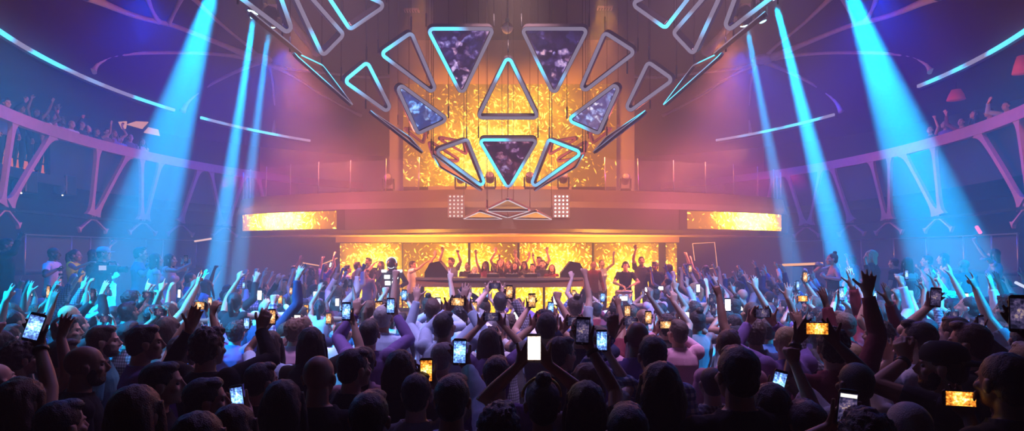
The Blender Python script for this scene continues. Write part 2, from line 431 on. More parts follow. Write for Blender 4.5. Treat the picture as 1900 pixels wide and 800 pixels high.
def band_curve(mb, ts, zs, ws, k0, k1):
    """band in the (t, z) sheet of the oval: centre line (t, z), half height ws along the sheet normal, thickness k0..k1"""
    n = len(ts); q = []
    for i in range(n):
        a, b = max(i - 1, 0), min(i + 1, n - 1)
        dz = zs[b] - zs[a]; ds = (ell(ts[b]) - ell(ts[a])).length * (1 if ts[b] >= ts[a] else -1)
        L = math.hypot(ds, dz) or 1; nx, nz = -dz / L, ds / L
        dsdt = (ell(ts[i] + 1e-3) - ell(ts[i] - 1e-3)).length / 2e-3
        for sg in (-1, 1):
            for k in (k0, k1):
                q.append(ell(ts[i] + sg * nx * ws[i] / dsdt, k, zs[i] + sg * nz * ws[i]))
    f = []
    for i in range(n - 1):
        a = i * 4; b = a + 4
        f += [(a, b, b + 1, a + 1), (a + 3, b + 3, b + 2, a + 2), (a, a + 2, b + 2, b), (a + 1, b + 1, b + 3, a + 3)]
    f += [(0, 1, 3, 2), (4 * n - 4, 4 * n - 2, 4 * n - 1, 4 * n - 3)]
    mb.add(q, f)

def leg_band(mb, ta, za, tb, zb, k0, k1, w=0.055, flare=0.17, n=20):
    ts, zs, ws = [], [], []
    for i in range(n + 1):
        u = i / n
        ts.append(ta + (tb - ta) * u); zs.append(za + (zb - za) * u)
        e = min(u, 1 - u)
        ws.append(w + flare * math.exp(-e * 17))
    band_curve(mb, ts, zs, ws, k0, k1)

ZT, ZB, ZR = 5.5, 3.32, 7.3
LEGS = [(-170, -150), (-95, -130), (25, 2), (98, 16), (181, 168), (238, 176), (262, 262), (298, 270), (370, 335), (390, 411), (453, 423), (478, 500)]
for s, nm in SIDE:
    root = thing('balcony_truss', ell(s * 1.2, 0, ZB), 'pink lit balcony truss along the %s wall with splayed rounded legs' % nm, 'truss')
    t0, t1 = s * 0.62, s * 2.15
    mb = MB(); ts = [t0 + (t1 - t0) * i / 70 for i in range(71)]
    band_curve(mb, ts, [ZT] * 71, [0.15] * 71, -0.07, 0.08); mb.build('top_chord', M_TRUSS, root)
    mb = MB(); band_curve(mb, ts, [ZB] * 71, [0.035] * 71, -0.06, 0.08); mb.build('bottom_chord', M_DARK, root)
    for (a, b) in LEGS:
        xa, xb = (a, b) if s < 0 else (1900 - a + 14, 1900 - b + 14)
        ta, tb = ring_t(xa), ring_t(xb)
        mb = MB(); leg_band(mb, ta, ZT - 0.05, tb, ZB + 0.08, -0.05, 0.05); mb.build('truss_leg', M_TRUSS, root)
    for xx in (10, 172, 265, 334, 417):
        x = xx if s < 0 else 1914 - xx
        t = ring_t(x)
        for d in (-1, 1):
            mb = MB(); leg_band(mb, t, ZB + 0.02, t + d * 0.045, ZB - 0.36, -0.04, 0.04, 0.022, 0.08, 10); mb.build('truss_foot', M_TRUSS, root)
    ta, tb = (ring_t(114), ring_t(560)) if s < 0 else (ring_t(1900), ring_t(1340))
    ring_band('trim_11' if s < 0 else 'trim_12', 0.28, 0.34, 4.4, 5.42, ta, tb, M_WALL)
    # strips of light on the upper ring
    for j, (xa, xb) in enumerate(((-420, 322), (371, 575))):
        ta, tb = (ring_t(xa), ring_t(xb)) if s < 0 else ((ring_t(1900 - xa), ring_t(1900 - xb)) if j else (ring_t(1900 + 420), ring_t(1705)))
        if s > 0 and j: ta, tb = ring_t(1549), ring_t(1330)
        r = thing('light_strip', ell((ta + tb) / 2, -0.1, ZR), ('long pale blue light strip on the %s balcony ceiling edge' if j == 0 else 'short pale blue light strip above the far %s balcony') % nm, 'light strip')
        ts = [ta + (tb - ta) * i / 40 for i in range(41)]
        mb = MB(); band_curve(mb, ts, [ZR - 0.045] * 41, [0.07] * 41, 0.0, 0.12); mb.build('housing', M_DARK, r)
        mb = MB(); band_curve(mb, ts, [ZR] * 41, [0.045] * 41, -0.07, 0.0); mb.build('diffuser', led_tape('strip_tape_%s_%d' % (nm, j), 1.3 + s + j, 0.46, 0.5, 1.7), r)

def on_dome(px, py):
    Y = 2.0
    while Y < 40:
        p = P(px, py, Y); d = Vector((p.x / EA, (p.y - EC) / EB)); rho = d.length
        zc = dome_z(rho) if rho < 1 else 7.35
        if p.z > zc: break
        Y += 0.02
    q = p - Vector((0, EC, 5)); q.normalize()
    return p - q * 0.12
def smooth_poly(pts, n=6):
    out = []
    for i in range(len(pts) - 1):
        p0 = pts[max(i - 1, 0)]; p1 = pts[i]; p2 = pts[i + 1]; p3 = pts[min(i + 2, len(pts) - 1)]
        for k in range(n):
            t = k / n
            out.append(tuple(0.5 * (2 * b + (c - a) * t + (2 * a - 5 * b + 4 * c - d) * t * t + (3 * b - a - 3 * c + d) * t ** 3) for a, b, c, d in zip(p0, p1, p2, p3)))
    out.append(pts[-1])
    return out
RIBS = [
    ('curved ceiling rib rising from the %s ring strip to the hub', [(164, 131), (174, 116), (200, 103), (250, 97), (330, 96), (400, 99), (458, 106)], 0.055),
    ('long ceiling rib running from the top %s corner to the hub', [(150, -12), (220, 18), (262, 32), (315, 45), (380, 70), (462, 104)], 0.075),
    ('short upright fork of the long %s ceiling rib', [(288, 38), (276, 18), (264, -12)], 0.05),
    ('slanting fork of the long %s ceiling rib', [(306, 42), (316, 22), (332, -12)], 0.05),
    ('straight ceiling rib behind the %s light beams above the hub', [(345, -14), (400, 38), (456, 84), (476, 104)], 0.05),
    ('ceiling rib running from the %s hub behind the hanging triangles', [(488, 116), (530, 126), (600, 134), (680, 142), (742, 138)], 0.05),
    ('sloping ceiling rib falling from the %s hub towards the stage', [(492, 116), (540, 140), (590, 172), (640, 200), (668, 214)], 0.05),
    ('arched ceiling rib from the %s ring strip end up to the hub', [(334, 206), (346, 186), (372, 164), (420, 138), (476, 114)], 0.055),
    ('thick slanted ceiling rib behind the top %s hanging triangles', [(490, -14), (530, 30), (560, 66), (586, 92)], 0.13),
    ('thin hanging rib dropping from the %s hub to the short strip', [(497, 120), (504, 160), (506, 205), (505, 246)], 0.035),
]
for s, nm in SIDE:
    for lab, pts, rad in RIBS:
        q = [on_dome(x if s < 0 else 1900 - x, y) for x, y in smooth_poly(pts)]
        mb = MB(); n = len(q)
        mb.tube(q, [rad * (1 + 1.1 * math.exp(-min(i, n - 1 - i) / 3.0)) for i in range(n)], 8)
        tag(mb.build('ceiling_rib', M_RIB, None, q[0]), lab % nm, 'ceiling rib')
    q = on_dome(480 if s < 0 else 1420, 108)
    mb = MB(); mb.sphere(q, (0.42, 0.42, 0.16)); tag(mb.build('rib_hub', M_RIB, None, q), 'flat rib hub where the %s ceiling ribs meet' % nm, 'rib hub')
# ------------------------------------------------------------------ stage block: mezzanine, LED walls, booth
def curve_front(u):
    """plan of the mezzanine front, u = -1..1"""
    a = abs(u); sx = math.copysign(1, u)
    pts = [(0, 17.25), (1.7, 17.3), (3.3, 17.6), (5.2, 18.1), (7.0, 18.8), (8.6, 19.75), (9.6, 21.0), (9.9, 22.6)]
    f = a * (len(pts) - 1); i = min(int(f), len(pts) - 2); t = f - i
    p0, p1, p2, p3 = pts[max(i - 1, 0)], pts[i], pts[i + 1], pts[min(i + 2, len(pts) - 1)]
    r = [0.5 * (2 * b + (c - a_) * t + (2 * a_ - 5 * b + 4 * c - d) * t * t + (3 * b - a_ - 3 * c + d) * t ** 3) for a_, b, c, d in zip(p0, p1, p2, p3)]
    if i == 0 and t < 1: r[0] = max(0, r[0])
    return Vector((sx * r[0], r[1], 0))
def front_strip(u0, u1, prof, n, m, name, parent=None, kind=None):
    """sweep a closed profile [(forward offset, z)] along the mezzanine front"""
    mb = MB(); pts = []; k = len(prof)
    for i in range(n + 1):
        u = u0 + (u1 - u0) * i / n
        p = curve_front(u); tg = (curve_front(min(1, u + 0.01)) - curve_front(max(-1, u - 0.01))).normalized(); nr = Vector((tg.y, -tg.x, 0))
        for (o, z) in prof: pts.append(p + nr * o + Vector((0, 0, z)))
    f = []
    for i in range(n):
        for j in range(k): f.append((i * k + j, i * k + (j + 1) % k, (i + 1) * k + (j + 1) % k, (i + 1) * k + j))
    f += [tuple(range(k)), tuple(n * k + j for j in reversed(range(k)))]
    mb.add(pts, f, False)
    o = mb.build(name, m, parent)
    if kind: o['kind'] = kind
    return o
front_strip(-1, 1, [(0.0, 2.86), (0.16, 3.0), (0.18, 3.62), (0.10, 3.8), (0.0, 4.16), (-0.25, 4.16), (-0.25, 2.86)], 80, M_FASCIA, 'trim_7', kind='structure')
# floor of the mezzanine (its underside is the glossy lit soffit over the stage)
mb = MB(); n = 60; pts = []
for z in (2.84, 3.0):
    for i in range(n + 1):
        p = curve_front(-1 + 2 * i / n); pts.append((p.x, p.y - 0.02, z))
    pts += [(9.9, 27.5, z), (-9.9, 27.5, z)]
k = n + 3
mb.add(pts, [tuple(reversed(range(k))), tuple(range(k, 2 * k))] + [(i, (i + 1) % k, k + (i + 1) % k, k + i) for i in range(k)])
struct(mb.build('trim_8', M_SOFFIT))
# walls of the stage opening and the tall backdrop
mb = MB(); mb.box((-9.6, 20.3, 0.0), (9.6, 20.5, 2.84)); struct(mb.build('wall_stage', M_FASCIA))
mb = MB(); mb.box((-5.0, 24.2, 3.0), (5.0, 24.4, 11.0)); struct(mb.build('wall_backdrop', M_WALLB))
mb = MB(); mb.box((-8.6, 14.4, 0.0), (8.6, 20.3, 0.36)); struct(mb.build('trim_9', M_FLOOR))

L_TALL = led_wall('led_tall', [(0.45, 0.40, 0.26, 0.42, 1.15), (0.36, 0.1, 0.3, 0.25, 0.5), (0.62, 0.85, 0.2, 0.3, 0.45)], 1.1, 14.0, 1.35, 0.4, 0.28, 3.0)
r = thing('video_wall', (0, 24.0, 4.2), 'tall gold video wall of flying sparks above the stage', 'video wall')
a, b = P(748, 346, 23.6), P(1144, 156, 23.6)
mb = MB(); mb.box((a.x, 23.6, a.z), (b.x, 23.72, b.z)); mb.build('screen', L_TALL, r)
mb = MB(); mb.box((a.x, 23.73, 4.0), (b.x, 24.15, b.z)); mb.build('cabinet', M_DARK, r)
mb = MB(); mb.box((P(795, 0, 23.4).x, 23.3, 3.0), (P(1060, 0, 23.4).x, 23.58, a.z - 0.02)); mb.build('plinth', M_WALLB, r)
for s, nm in SIDE:
    L_RIB = led_wall('led_ribbon_' + nm, [(0.5 if s < 0 else 0.58, 0.55, 0.24, 0.9, 1.5), (0.3 if s < 0 else 0.75, 0.5, 0.22, 0.9, 0.5)], 1.4, 17.0, 3.6, 0.25, 0.34, 5.0 * s)
    r = thing('ribbon_screen', curve_front(s * 0.6) + Vector((0, 0, 3.0)), 'curved gold ribbon screen on the mezzanine front %s of the booth' % nm, 'video screen')
    ua, ub = s * 0.432, s * 0.745
    front_strip(ua, ub, [(0.19, 3.04), (0.21, 3.04), (0.21, 3.58), (0.19, 3.58)], 40, L_RIB, 'screen', r)
    front_strip(ua - s * 0.02, ub, [(0.181, 3.01), (0.19, 3.01), (0.19, 3.61), (0.181, 3.61)], 40, M_DARK, 'bezel', r)
# the wall of screens behind the performers: five upright panels with dark gaps
for i, (xa, xb, hx, hy) in enumerate(((631, 745, 0.55, 0.5), (748, 868, 0.95, 0.5), (873, 960, 0.2, 0.45), (964, 1098, 0.45, 0.5), (1103, 1222, 0.6, 0.45), (1236, 1256, 0.5, 0.2))):
    m = led_wall('led_back_%d' % i, [(hx, hy, 0.45, 0.5, 1.1)], 1.25, 19.0, 2.3, 0.3, 0.40, 2.0 + 3.3 * i)
    a, b = P(xa, 451, 19.6), P(xb, 451, 19.6)
    r = thing('stage_screen', ((a.x + b.x) / 2, 19.6, 0.36), ['wide gold screen at the far left end behind the booth', 'gold screen behind the left monitor speaker', 'dim gold screen behind the middle of the booth', 'brightest gold screen right of the booth centre', 'gold screen behind the drummer', 'narrow gold screen strip right of the drummer'][i], 'video screen')
    mb = MB(); mb.box((a.x, 19.6, 0.5), (b.x, 19.64, 2.63)); mb.build('screen', m, r)
    mb = MB(); mb.box((a.x - 0.015, 19.645, 0.37), (b.x + 0.015, 19.75, 2.645)); mb.build('housing', M_DARK, r)
mb = MB(); mb.box((-5.8, 19.5, 2.655), (5.5, 19.62, 2.835)); struct(mb.build('trim_10', M_SOFFIT))  # valance added to catch the uplights as a bright orange band
# booth
bt = thing('performer_booth', P(930, 517, 15.0) * Vector((1, 1, 0)) if False else Vector((-0.3, 15.2, 0.36)), 'long dark booth counter in front of the gold stage screens', 'booth')
x0, x1 = P(768, 0, 15).x, P(1086, 0, 15).x
def booth_y(x):
    u = (x - (x0 + x1) / 2) / ((x1 - x0) / 2); return 14.75 + 0.5 * u * u
mb = MB(); n = 30; pts = []; f = []
for i in range(n + 1):
    x = x0 + (x1 - x0) * i / n; y = booth_y(x)
    for (dy, z) in ((0, 1.62), (0, 1.68), (0.9, 1.68), (0.9, 1.62)): pts.append((x, y + dy, z))
for i in range(n):
    for j in range(4): f.append((i * 4 + j, i * 4 + 4 + j, i * 4 + 4 + (j + 1) % 4, i * 4 + (j + 1) % 4))
f += [(3, 2, 1, 0), (n * 4, n * 4 + 1, n * 4 + 2, n * 4 + 3)]
mb.add(pts, f); mb.build('counter', mat('counter_gloss', (0.2, 0.18, 0.22), 0.2, 0.5), bt)
mb = MB(); pts = []; f = []
for i in range(n + 1):
    x = x0 + (x1 - x0) * i / n; y = booth_y(x) + 0.05
    for (dy, z) in ((0, 1.44), (0, 1.62), (0.8, 1.62), (0.8, 1.44)): pts.append((x, y + dy, z))
for i in range(n):
    for j in range(4): f.append((i * 4 + j, i * 4 + 4 + j, i * 4 + 4 + (j + 1) % 4, i * 4 + (j + 1) % 4))
f += [(3, 2, 1, 0), (n * 4, n * 4 + 1, n * 4 + 2, n * 4 + 3)]
mb.add(pts, f); mb.build('apron', mat('apron_plum', (0.12, 0.07, 0.08), 0.5), bt)
for i, (xa, xb) in enumerate(((784, 838), (852, 905), (905, 952), (956, 1008), (1012, 1060), (1062, 1086))):
    m = led_wall('led_booth_%d' % i, [(0.5, 0.8, 0.6, 0.7, 0.95)], 1.25, 20.0, 2.3, 0.3, 0.36, 1.0 + 2.1 * i)
    a, b = P(xa, 0, 14.9).x, P(xb, 0, 14.9).x; y = booth_y((a + b) / 2) + 0.14
    mb = MB(); mb.box((a + 0.01, y, 0.5), (b - 0.01, y + 0.05, 1.43)); mb.build('front_screen', m, bt)
mb = MB(); mb.box((x0 + 0.1, 15.4, 0.362), (x1 - 0.1, 15.6, 1.44)); mb.build('carcass', M_DARK, bt)
# monitor wedges on the counter
for s, px, lab in ((1, 812, 'black wedge monitor speaker on the left end of the booth counter'), (-1, 1062, 'black wedge monitor speaker on the right end of the booth counter')):
    c = P(px, 516, 15.45); c.z = 1.681
    r = thing('monitor_speaker', c, lab, 'speaker')
    mb = MB(); d = 0.22; w_ = 0.3
    prof = [(-w_, 0), (w_, 0), (w_, 0.12), (w_ * 0.55, 0.36), (-w_ * 0.2, 0.4), (-w_, 0.1)]
    mb.add([c + Vector((s * -x, -d, z)) for x, z in prof] + [c + Vector((s * -x, d, z)) for x, z in prof],
           [tuple(range(6)), tuple(reversed(range(6, 12)))] + [(i, (i + 1) % 6, 6 + (i + 1) % 6, 6 + i) for i in range(6)])
    mb.build('cabinet', M_DARK, r, bevel=0.012)
    mb = MB(); a_, b_ = Vector((s * 0.06, 0, 0.4)), Vector((s * 0.3, 0, 0.1)); mid = (a_ + b_) / 2; ax = (b_ - a_) / 2 * 0.85; nrm = Vector((-ax.z, 0, ax.x)) * (1 if s > 0 else 1)
    if nrm.z < 0: nrm = -nrm
    mb.obox(c + mid + nrm.normalized() * 0.008, ax, (0, d * 0.9, 0), nrm.normalized() * 0.008); mb.build('grille', mat('grille_grey', (0.09, 0.09, 0.1), 0.6, bump=0.4, bscale=300), r)
# mixing decks on the counter
for i, px in enumerate((880, 915, 950, 985)):
    c = P(px, 516, 15.4); c.z = 1.681
    r = thing('media_player' if i != 2 else 'audio_mixer', c, ['media player at the left of the booth deck row', 'media player left of the audio mixer', 'flat audio mixer between the media players', 'media player right of the audio mixer'][i], 'deck')
    mb = MB(); mb.box((c.x - 0.16, c.y - 0.2, c.z), (c.x + 0.16, c.y + 0.2, c.z + 0.09)); mb.build('chassis', M_DARK, r, bevel=0.01)
    if i != 2:
        mb = MB(); mb.lathe([(0.10, 0), (0.10, 0.012), (0.09, 0.018)], (c.x, c.y - 0.04, c.z + 0.09)); mb.build('jog_wheel', M_STEEL, r)
        mb = MB(); mb.box((c.x - 0.08, c.y + 0.09, c.z + 0.09), (c.x + 0.08, c.y + 0.17, c.z + 0.097)); mb.build('display', emis('deck_display', (0.2, 0.5, 1), 0.8), r)
    else:
        for q in range(4):
            mb = MB(); mb.box((c.x - 0.13 + q * 0.08, c.y - 0.15, c.z + 0.09), (c.x - 0.11 + q * 0.08, c.y - 0.05, c.z + 0.105)); mb.build('fader', M_STEEL, r)
            mb = MB(); mb.lathe([(0.014, 0), (0.012, 0.02)], (c.x - 0.12 + q * 0.08, c.y + 0.05, c.z + 0.09), None, 10); mb.build('knob', M_STEEL, r)

# ------------------------------------------------------------------ hanging triangle sculpture
def tri_ring(A, B, C, rad, inset):
    """rounded outline of a triangle moved inwards by inset (world points), n points"""
    cen = (A + B + C) / 3
    pts = []
    nrm = (B - A).cross(C - A).normalized()
    V = [A, B, C]
    out = []
    for i in range(3):
        p, q, r_ = V[i], V[(i + 1) % 3], V[i - 1]
        d1 = (q - p).normalized(); d2 = (r_ - p).normalized()
        half = d1.angle(d2) / 2
        bis = (d1 + d2).normalized()
        ctr = p + bis * (rad / math.sin(half)) if True else p
        rr = max(0.005, rad - inset)
        # arc from the d2 side to the d1 side
        n2 = -(d2 - bis * d2.dot(bis)).normalized(); 
        e1 = (ctr - p) - d2 * (ctr - p).dot(d2); e2 = (ctr - p) - d1 * (ctr - p).dot(d1)
        e1 = -e1.normalized(); e2 = -e2.normalized()
        for k in range(7):
            t = k / 6
            v = e1.slerp(e2, t) if e1.angle(e2) > 1e-4 else e1
            out.append(ctr + v.normalized() * rr)
    return out, nrm
def ring_prism(mb, o0, i0, o1, i1):
    n = len(o0); mb.add(o0 + i0 + o1 + i1, [])
    b = len(mb.v) - 4 * n
    for k in range(n):
        j = (k + 1) % n
        for (p, q) in ((0, 1), (3, 2), (2, 0), (1, 3)):
            mb.f.append((b + p * n + k, b + p * n + j, b + q * n + j, b + q * n + k)); mb.sm.append(False)
PURP = [(0.012, 0.008, 0.03), (0.06, 0.035, 0.13), (0.26, 0.2, 0.42), (0.75, 0.6, 0.8)]
PLUM = [(0.03, 0.008, 0.03), (0.10, 0.03, 0.09), (0.30, 0.14, 0.26), (0.7, 0.45, 0.6)]
AQUA = [(0.03, 0.05, 0.16), (0.10, 0.17, 0.42), (0.22, 0.5, 0.8), (0.6, 0.9, 1.0)]
LILA = [(0.09, 0.07, 0.17), (0.18, 0.16, 0.32), (0.32, 0.36, 0.55), (0.75, 0.9, 1.0)]
tri_id = 0
def triangle(pts, depth, label, panel=None, w_=0.092, d_=0.13, rad=0.085, cables=2, tape=None, thr=0.52, grow=1.085):
    global tri_id
    tri_id += 1
    A, B, C = [P(x, y, Y) for (x, y), Y in zip(pts, depth)]
    cen = (A + B + C) / 3
    A, B, C = [cen + (p - cen) * grow for p in (A, B, C)]
    nrm = (B - A).cross(C - A).normalized()
    view = (Vector((0, 0, CAMZ)) - cen).normalized()
    if nrm.dot(view) < 0: nrm = -nrm
    sides = [(B - A).length, (C - B).length, (A - C).length]
    per = sum(sides) / 2; ar = (B - A).cross(C - A).length / 2; inr = ar / per
    w_ = min(w_, inr * 0.45); rad = min(max(rad, w_ * 1.25), inr * 0.42)
    r = thing('hanging_triangle', cen, label, 'light frame')
    o, _ = tri_ring(A, B, C, rad, 0.0); i_, _ = tri_ring(A, B, C, rad, 0.0)
    def inset(q):
        # inner loop: the outline of the triangle whose sides are moved in by q
        f = 1 - q / inr
        inc = (A * sides[1] + B * sides[2] + C * sides[0]) / sum(sides)
        a2, b2, c2 = inc + (A - inc) * f, inc + (B - inc) * f, inc + (C - inc) * f
        return tri_ring(a2, b2, c2, max(0.012, rad - q), 0.0)[0]
    fo, fi = inset(0.0), inset(w_)
    mb = MB(); ring_prism(mb, [p - nrm * d_ for p in fo], [p - nrm * d_ for p in fi], fo, fi); mb.build('frame', M_FRAME, r)
    so, si = inset(w_ * 0.1), inset(w_ * 0.86)
    mb = MB(); ring_prism(mb, [p + nrm * 0.001 for p in so], [p + nrm * 0.001 for p in si], [p + nrm * 0.012 for p in so], [p + nrm * 0.012 for p in si])
    mb.build('light_tape', tape or led_tape('tape_%d' % tri_id, tri_id * 1.37, thr + 0.03), r)
    if panel:
        pi_ = inset(w_ * 0.95); n = len(pi_)
        mb = MB(); mb.add([p - nrm * 0.03 for p in pi_] + [p - nrm * 0.07 for p in pi_], [tuple(range(n)), tuple(reversed(range(n, 2 * n)))] + [(k, (k + 1) % n, n + (k + 1) % n, n + k) for k in range(n)])
        mb.build('screen', panel, r)
    top = sorted((A, B, C), key=lambda p: -p.z if cables < 9 else p.z)[:cables if cables < 9 else 2]
    for p in top:
        q = p + (cen - p) * 0.07 - nrm * d_ * 0.5
        rho = Vector((q.x / EA, (q.y - EC) / EB)).length
        mb = MB(); mb.tube([q, (q.x, q.y, dome_z(min(rho, 1.0)) if rho < 1 else 7.4)], 0.0065, 5); mb.build('suspension_cable', M_CABLE, r)
        mb = MB(); mb.tube([q, q + Vector((0, 0, 0.26))], 0.016, 6); mb.build('turnbuckle', M_CABLE, r)
    return r
def dep(p, extra=0.0): return 14.3 - 0.0085 * min(700, math.hypot(p[0] - 943, p[1] - 352)) + extra
def tri(pts, label, panel=None, ex=(0, 0, 0), **kw):
    return triangle(pts, [dep(p, e) for p, e in zip(pts, ex)], label, panel, **kw)
mir = lambda pts: [(1885 - x, y) for x, y in pts]
tri([(888, 259), (998, 259), (943, 353)], 'hanging triangle with a plum video screen at the bottom tip of the sculpture', crowd_screen('scr_a', PLUM, 2.0, 6.0, 1.1), thr=0.42, cables=3)
tri([(943, 100), (885, 219), (1000, 219)], 'open upright triangle in the centre of the hanging sculpture', cables=1)
tri([(792, 53), (917, 53), (857, 179)], 'hanging triangle with purple crowd screen at the upper left of centre', crowd_screen('scr_b', PURP, 7.0, 5.5, 1.3))
tri([(967, 53), (1092, 53), (1028, 179)], 'hanging triangle with purple crowd screen at the upper right of centre', crowd_screen('scr_c', PURP, 15.0, 5.5, 1.2))
tri([(704, 101), (765, 59), (820, 188)], 'open slanted triangle just left of the upper left screen triangle')
tri([(1120, 59), (1181, 98), (1065, 187)], 'open slanted triangle just right of the upper right screen triangle')
tri([(636, 152), (683, 113), (740, 226)], 'open narrow triangle at the left shoulder of the sculpture', thr=0.5)
tri([(1201, 113), (1252, 149), (1147, 225)], 'open narrow triangle at the right shoulder of the sculpture', thr=0.5)
tri([(724, 140), (834, 221), (774, 249)], 'hanging triangle with bright aqua screen left of the gold wall', crowd_screen('scr_d', AQUA, 4.0, 7.0, 1.5), thr=0.5)
tri([(1161, 139), (1050, 222), (1112, 249)], 'hanging triangle with pale lilac screen right of the gold wall', crowd_screen('scr_e', LILA, 9.0, 7.0, 1.4), thr=0.5)
tri([(803, 281), (868, 258), (908, 358)], 'open cyan edged triangle low left beside the plum screen', thr=0.40)
tri([(1017, 258), (1084, 284), (978, 358)], 'open cyan edged triangle low right beside the plum screen', thr=0.40)
GLZ = crowd_screen('scr_g', LILA, 30.0, 5.0, 0.5)
for s, nm in SIDE:
    mm = (lambda p: p) if s < 0 else mir
    tri(mm([(803, 286), (817, 311), (897, 357)]), 'thin edge-on triangle under the low %s open triangle' % nm, mat('panel_rose', (0.4, 0.25, 0.25), 0.4), ex=(0.2, 1.2, 0.2), w_=0.04, d_=0.05, cables=1)
    tri(mm([(681, 201), (760, 254), (783, 281)]), 'thin edge-on triangle below the %s screen triangle' % nm, GLZ if s > 0 else None, ex=(0.1, 1.3, 0.1), w_=0.045, d_=0.05, cables=2)
    tri(mm([(541, 95), (599, 122), (655, 196)]), 'sharp open triangle seen nearly edge-on at the far %s of the sculpture' % nm, ex=(0, 1.0, 0.2), w_=0.04, d_=0.05, thr=0.45)
    tri(mm([(438, 0), (527, 71), (563, 102)]), 'dark edge-on triangle at the outer top %s of the sculpture' % nm, ex=(-0.9, 0.1, -0.6), grow=1.0, w_=0.05, d_=0.06, cables=2)
    tri(mm([(797, 250), (868, 290), (862, 262)]), 'amber lit rear triangle behind the low %s open triangle' % nm, ex=(3.2, 3.2, 3.2), w_=0.07, tape=M_TRUSS, cables=2)
    tri(mm([(795, 258), (868, 304), (806, 294)]), 'second amber rear triangle behind the low %s open triangle' % nm, ex=(3.0, 3.0, 3.0), w_=0.07, tape=M_TRUSS, cables=2)
    tri(mm([(740, 232), (792, 246), (786, 268)]), 'small rear triangle behind the %s screen triangle' % nm, ex=(3.4, 3.4, 3.4), w_=0.06, tape=M_TRUSS, cables=2)
tri([(597, 109), (642, 63), (498, -102)], 'large open triangle cut by the top edge on the left side', grow=1.03, thr=0.5)
tri([(1288, 106), (1245, 60), (1385, -102)], 'large open triangle cut by the top edge on the right side', grow=1.03, thr=0.56)
tri([(648, 59), (723, 8), (566, -64)], 'large open triangle at the top left nearest the middle', grow=1.03, thr=0.5)
tri([(1236, 56), (1164, 5), (1336, -72)], 'large open triangle at the top right nearest the middle', grow=1.03, thr=0.5)
tri([(555, 82), (420, -18), (500, -76)], 'large open triangle at the top left farthest from the middle', grow=1.03, thr=0.47)
tri([(1330, 78), (1462, -22), (1386, -76)], 'large open triangle at the top right farthest from the middle', grow=1.03, thr=0.5)
# flat triangles under the tip
for pts, ys, lab, pan in (
    ([(903, 390), (942, 371), (983, 390)], (15.6, 13.8, 15.6), 'flat frosted triangle hanging under the sculpture tip', True),
    ([(905, 392), (942, 404), (981, 392)], (15.2, 16.8, 15.2), 'flat open triangle just under the frosted one', False),
    ([(861, 406), (890, 393), (931, 406)], (17.0, 15.3, 17.0), 'flat dim triangle at the lower left of the frosted one', True),
    ([(953, 406), (995, 393), (1023, 407)], (17.0, 15.3, 17.0), 'flat dim triangle at the lower right of the frosted one', True)):
    triangle(pts, ys, lab, mat('panel_frost', (0.62, 0.56, 0.55), 0.25) if pan else None, w_=0.05, d_=0.05, rad=0.06, cables=9, tape=emis('tape_white', (0.8, 0.75, 0.8), 0.9))
# glass globe on its rod
c = P(941, 52, 13.0)
r = thing('pendant_globe', c, 'clear glass globe lamp hanging on a rod at top centre', 'pendant lamp')
mb = MB(); mb.sphere(c, 0.125, 20, 12); mb.build('globe', mat('globe_glass', (0.8, 0.7, 0.7), 0.08, 0.1, 0.8), r)
mb = MB(); mb.lathe([(0.03, 0), (0.045, 0.02), (0.045, 0.08), (0.015, 0.1)], c + Vector((0, 0, 0.12))); mb.build('cap', M_DARK, r)
mb = MB(); mb.tube([c + Vector((0, 0, 0.2)), (c.x, c.y, 11.6)], 0.012, 6); mb.build('rod', M_CABLE, r)
mb = MB(); mb.lathe([(0.127, -0.01), (0.135, 0), (0.127, 0.01)], c); mb.build('band', M_STEEL, r)
for px, py, nm in ((762, 17, 'left'), (1124, 13, 'right')):
    c = on_dome(px, py); r = thing('ceiling_vent', c, 'small pale slotted vent in the ceiling top %s of the sculpture' % nm, 'vent')
    mb = MB(); mb.box(c + Vector((-0.28, -0.14, -0.02)), c + Vector((0.28, 0.14, 0.05))); mb.build('frame', mat('vent_pale', (0.6, 0.42, 0.45), 0.5), r)
    for q in range(5):
        mb = MB(); mb.box(c + Vector((-0.24 + q * 0.1, -0.11, -0.035)), c + Vector((-0.18 + q * 0.1, 0.11, -0.021))); mb.build('slot', M_DARK, r)

# ------------------------------------------------------------------ fixtures
def moving_head(c, aim, label, lens_mat, sc_=1.0, hang=True):
    c = Vector(c); up = Vector((0, 0, 1 if hang else -1))
    r = thing('moving_light', c, label, 'stage light')
    aim = (Vector(aim) - c).normalized()
    b0 = c + up * 0.3 * sc_
    mb = MB(); mb.obox(b0 + up * 0.05 * sc_, (0.17 * sc_, 0, 0), (0, 0.13 * sc_, 0), (0, 0, 0.06 * sc_)); mb.build('base', M_DARK, r, bevel=0.015)
    for sx in (-1, 1):
        mb = MB(); mb.obox(c + Vector((sx * 0.17 * sc_, 0, 0)) + up * 0.14 * sc_, (0.025 * sc_, 0, 0), (0, 0.06 * sc_, 0), (0, 0, 0.17 * sc_)); mb.build('yoke_arm', M_DARK, r, bevel=0.01)
    mb = MB(); mb.lathe([(0.08 * sc_, -0.18 * sc_), (0.13 * sc_, -0.12 * sc_), (0.14 * sc_, 0.08 * sc_), (0.125 * sc_, 0.16 * sc_)], c, aim); mb.build('head', M_DARK, r)
    mb = MB(); mb.lathe([(0.11 * sc_, 0.161 * sc_), (0.11 * sc_, 0.175 * sc_), (0.06 * sc_, 0.195 * sc_)], c, aim); mb.build('lens', lens_mat, r)
    if hang:
        rho = Vector((c.x / EA, (c.y - EC) / EB)).length
        mb = MB(); mb.tube([b0 + up * 0.1 * sc_, (c.x, c.y, dome_z(min(1, rho)) + 0.1)], 0.025, 6); mb.build('hanging_pipe', M_DARK, r)
    return r
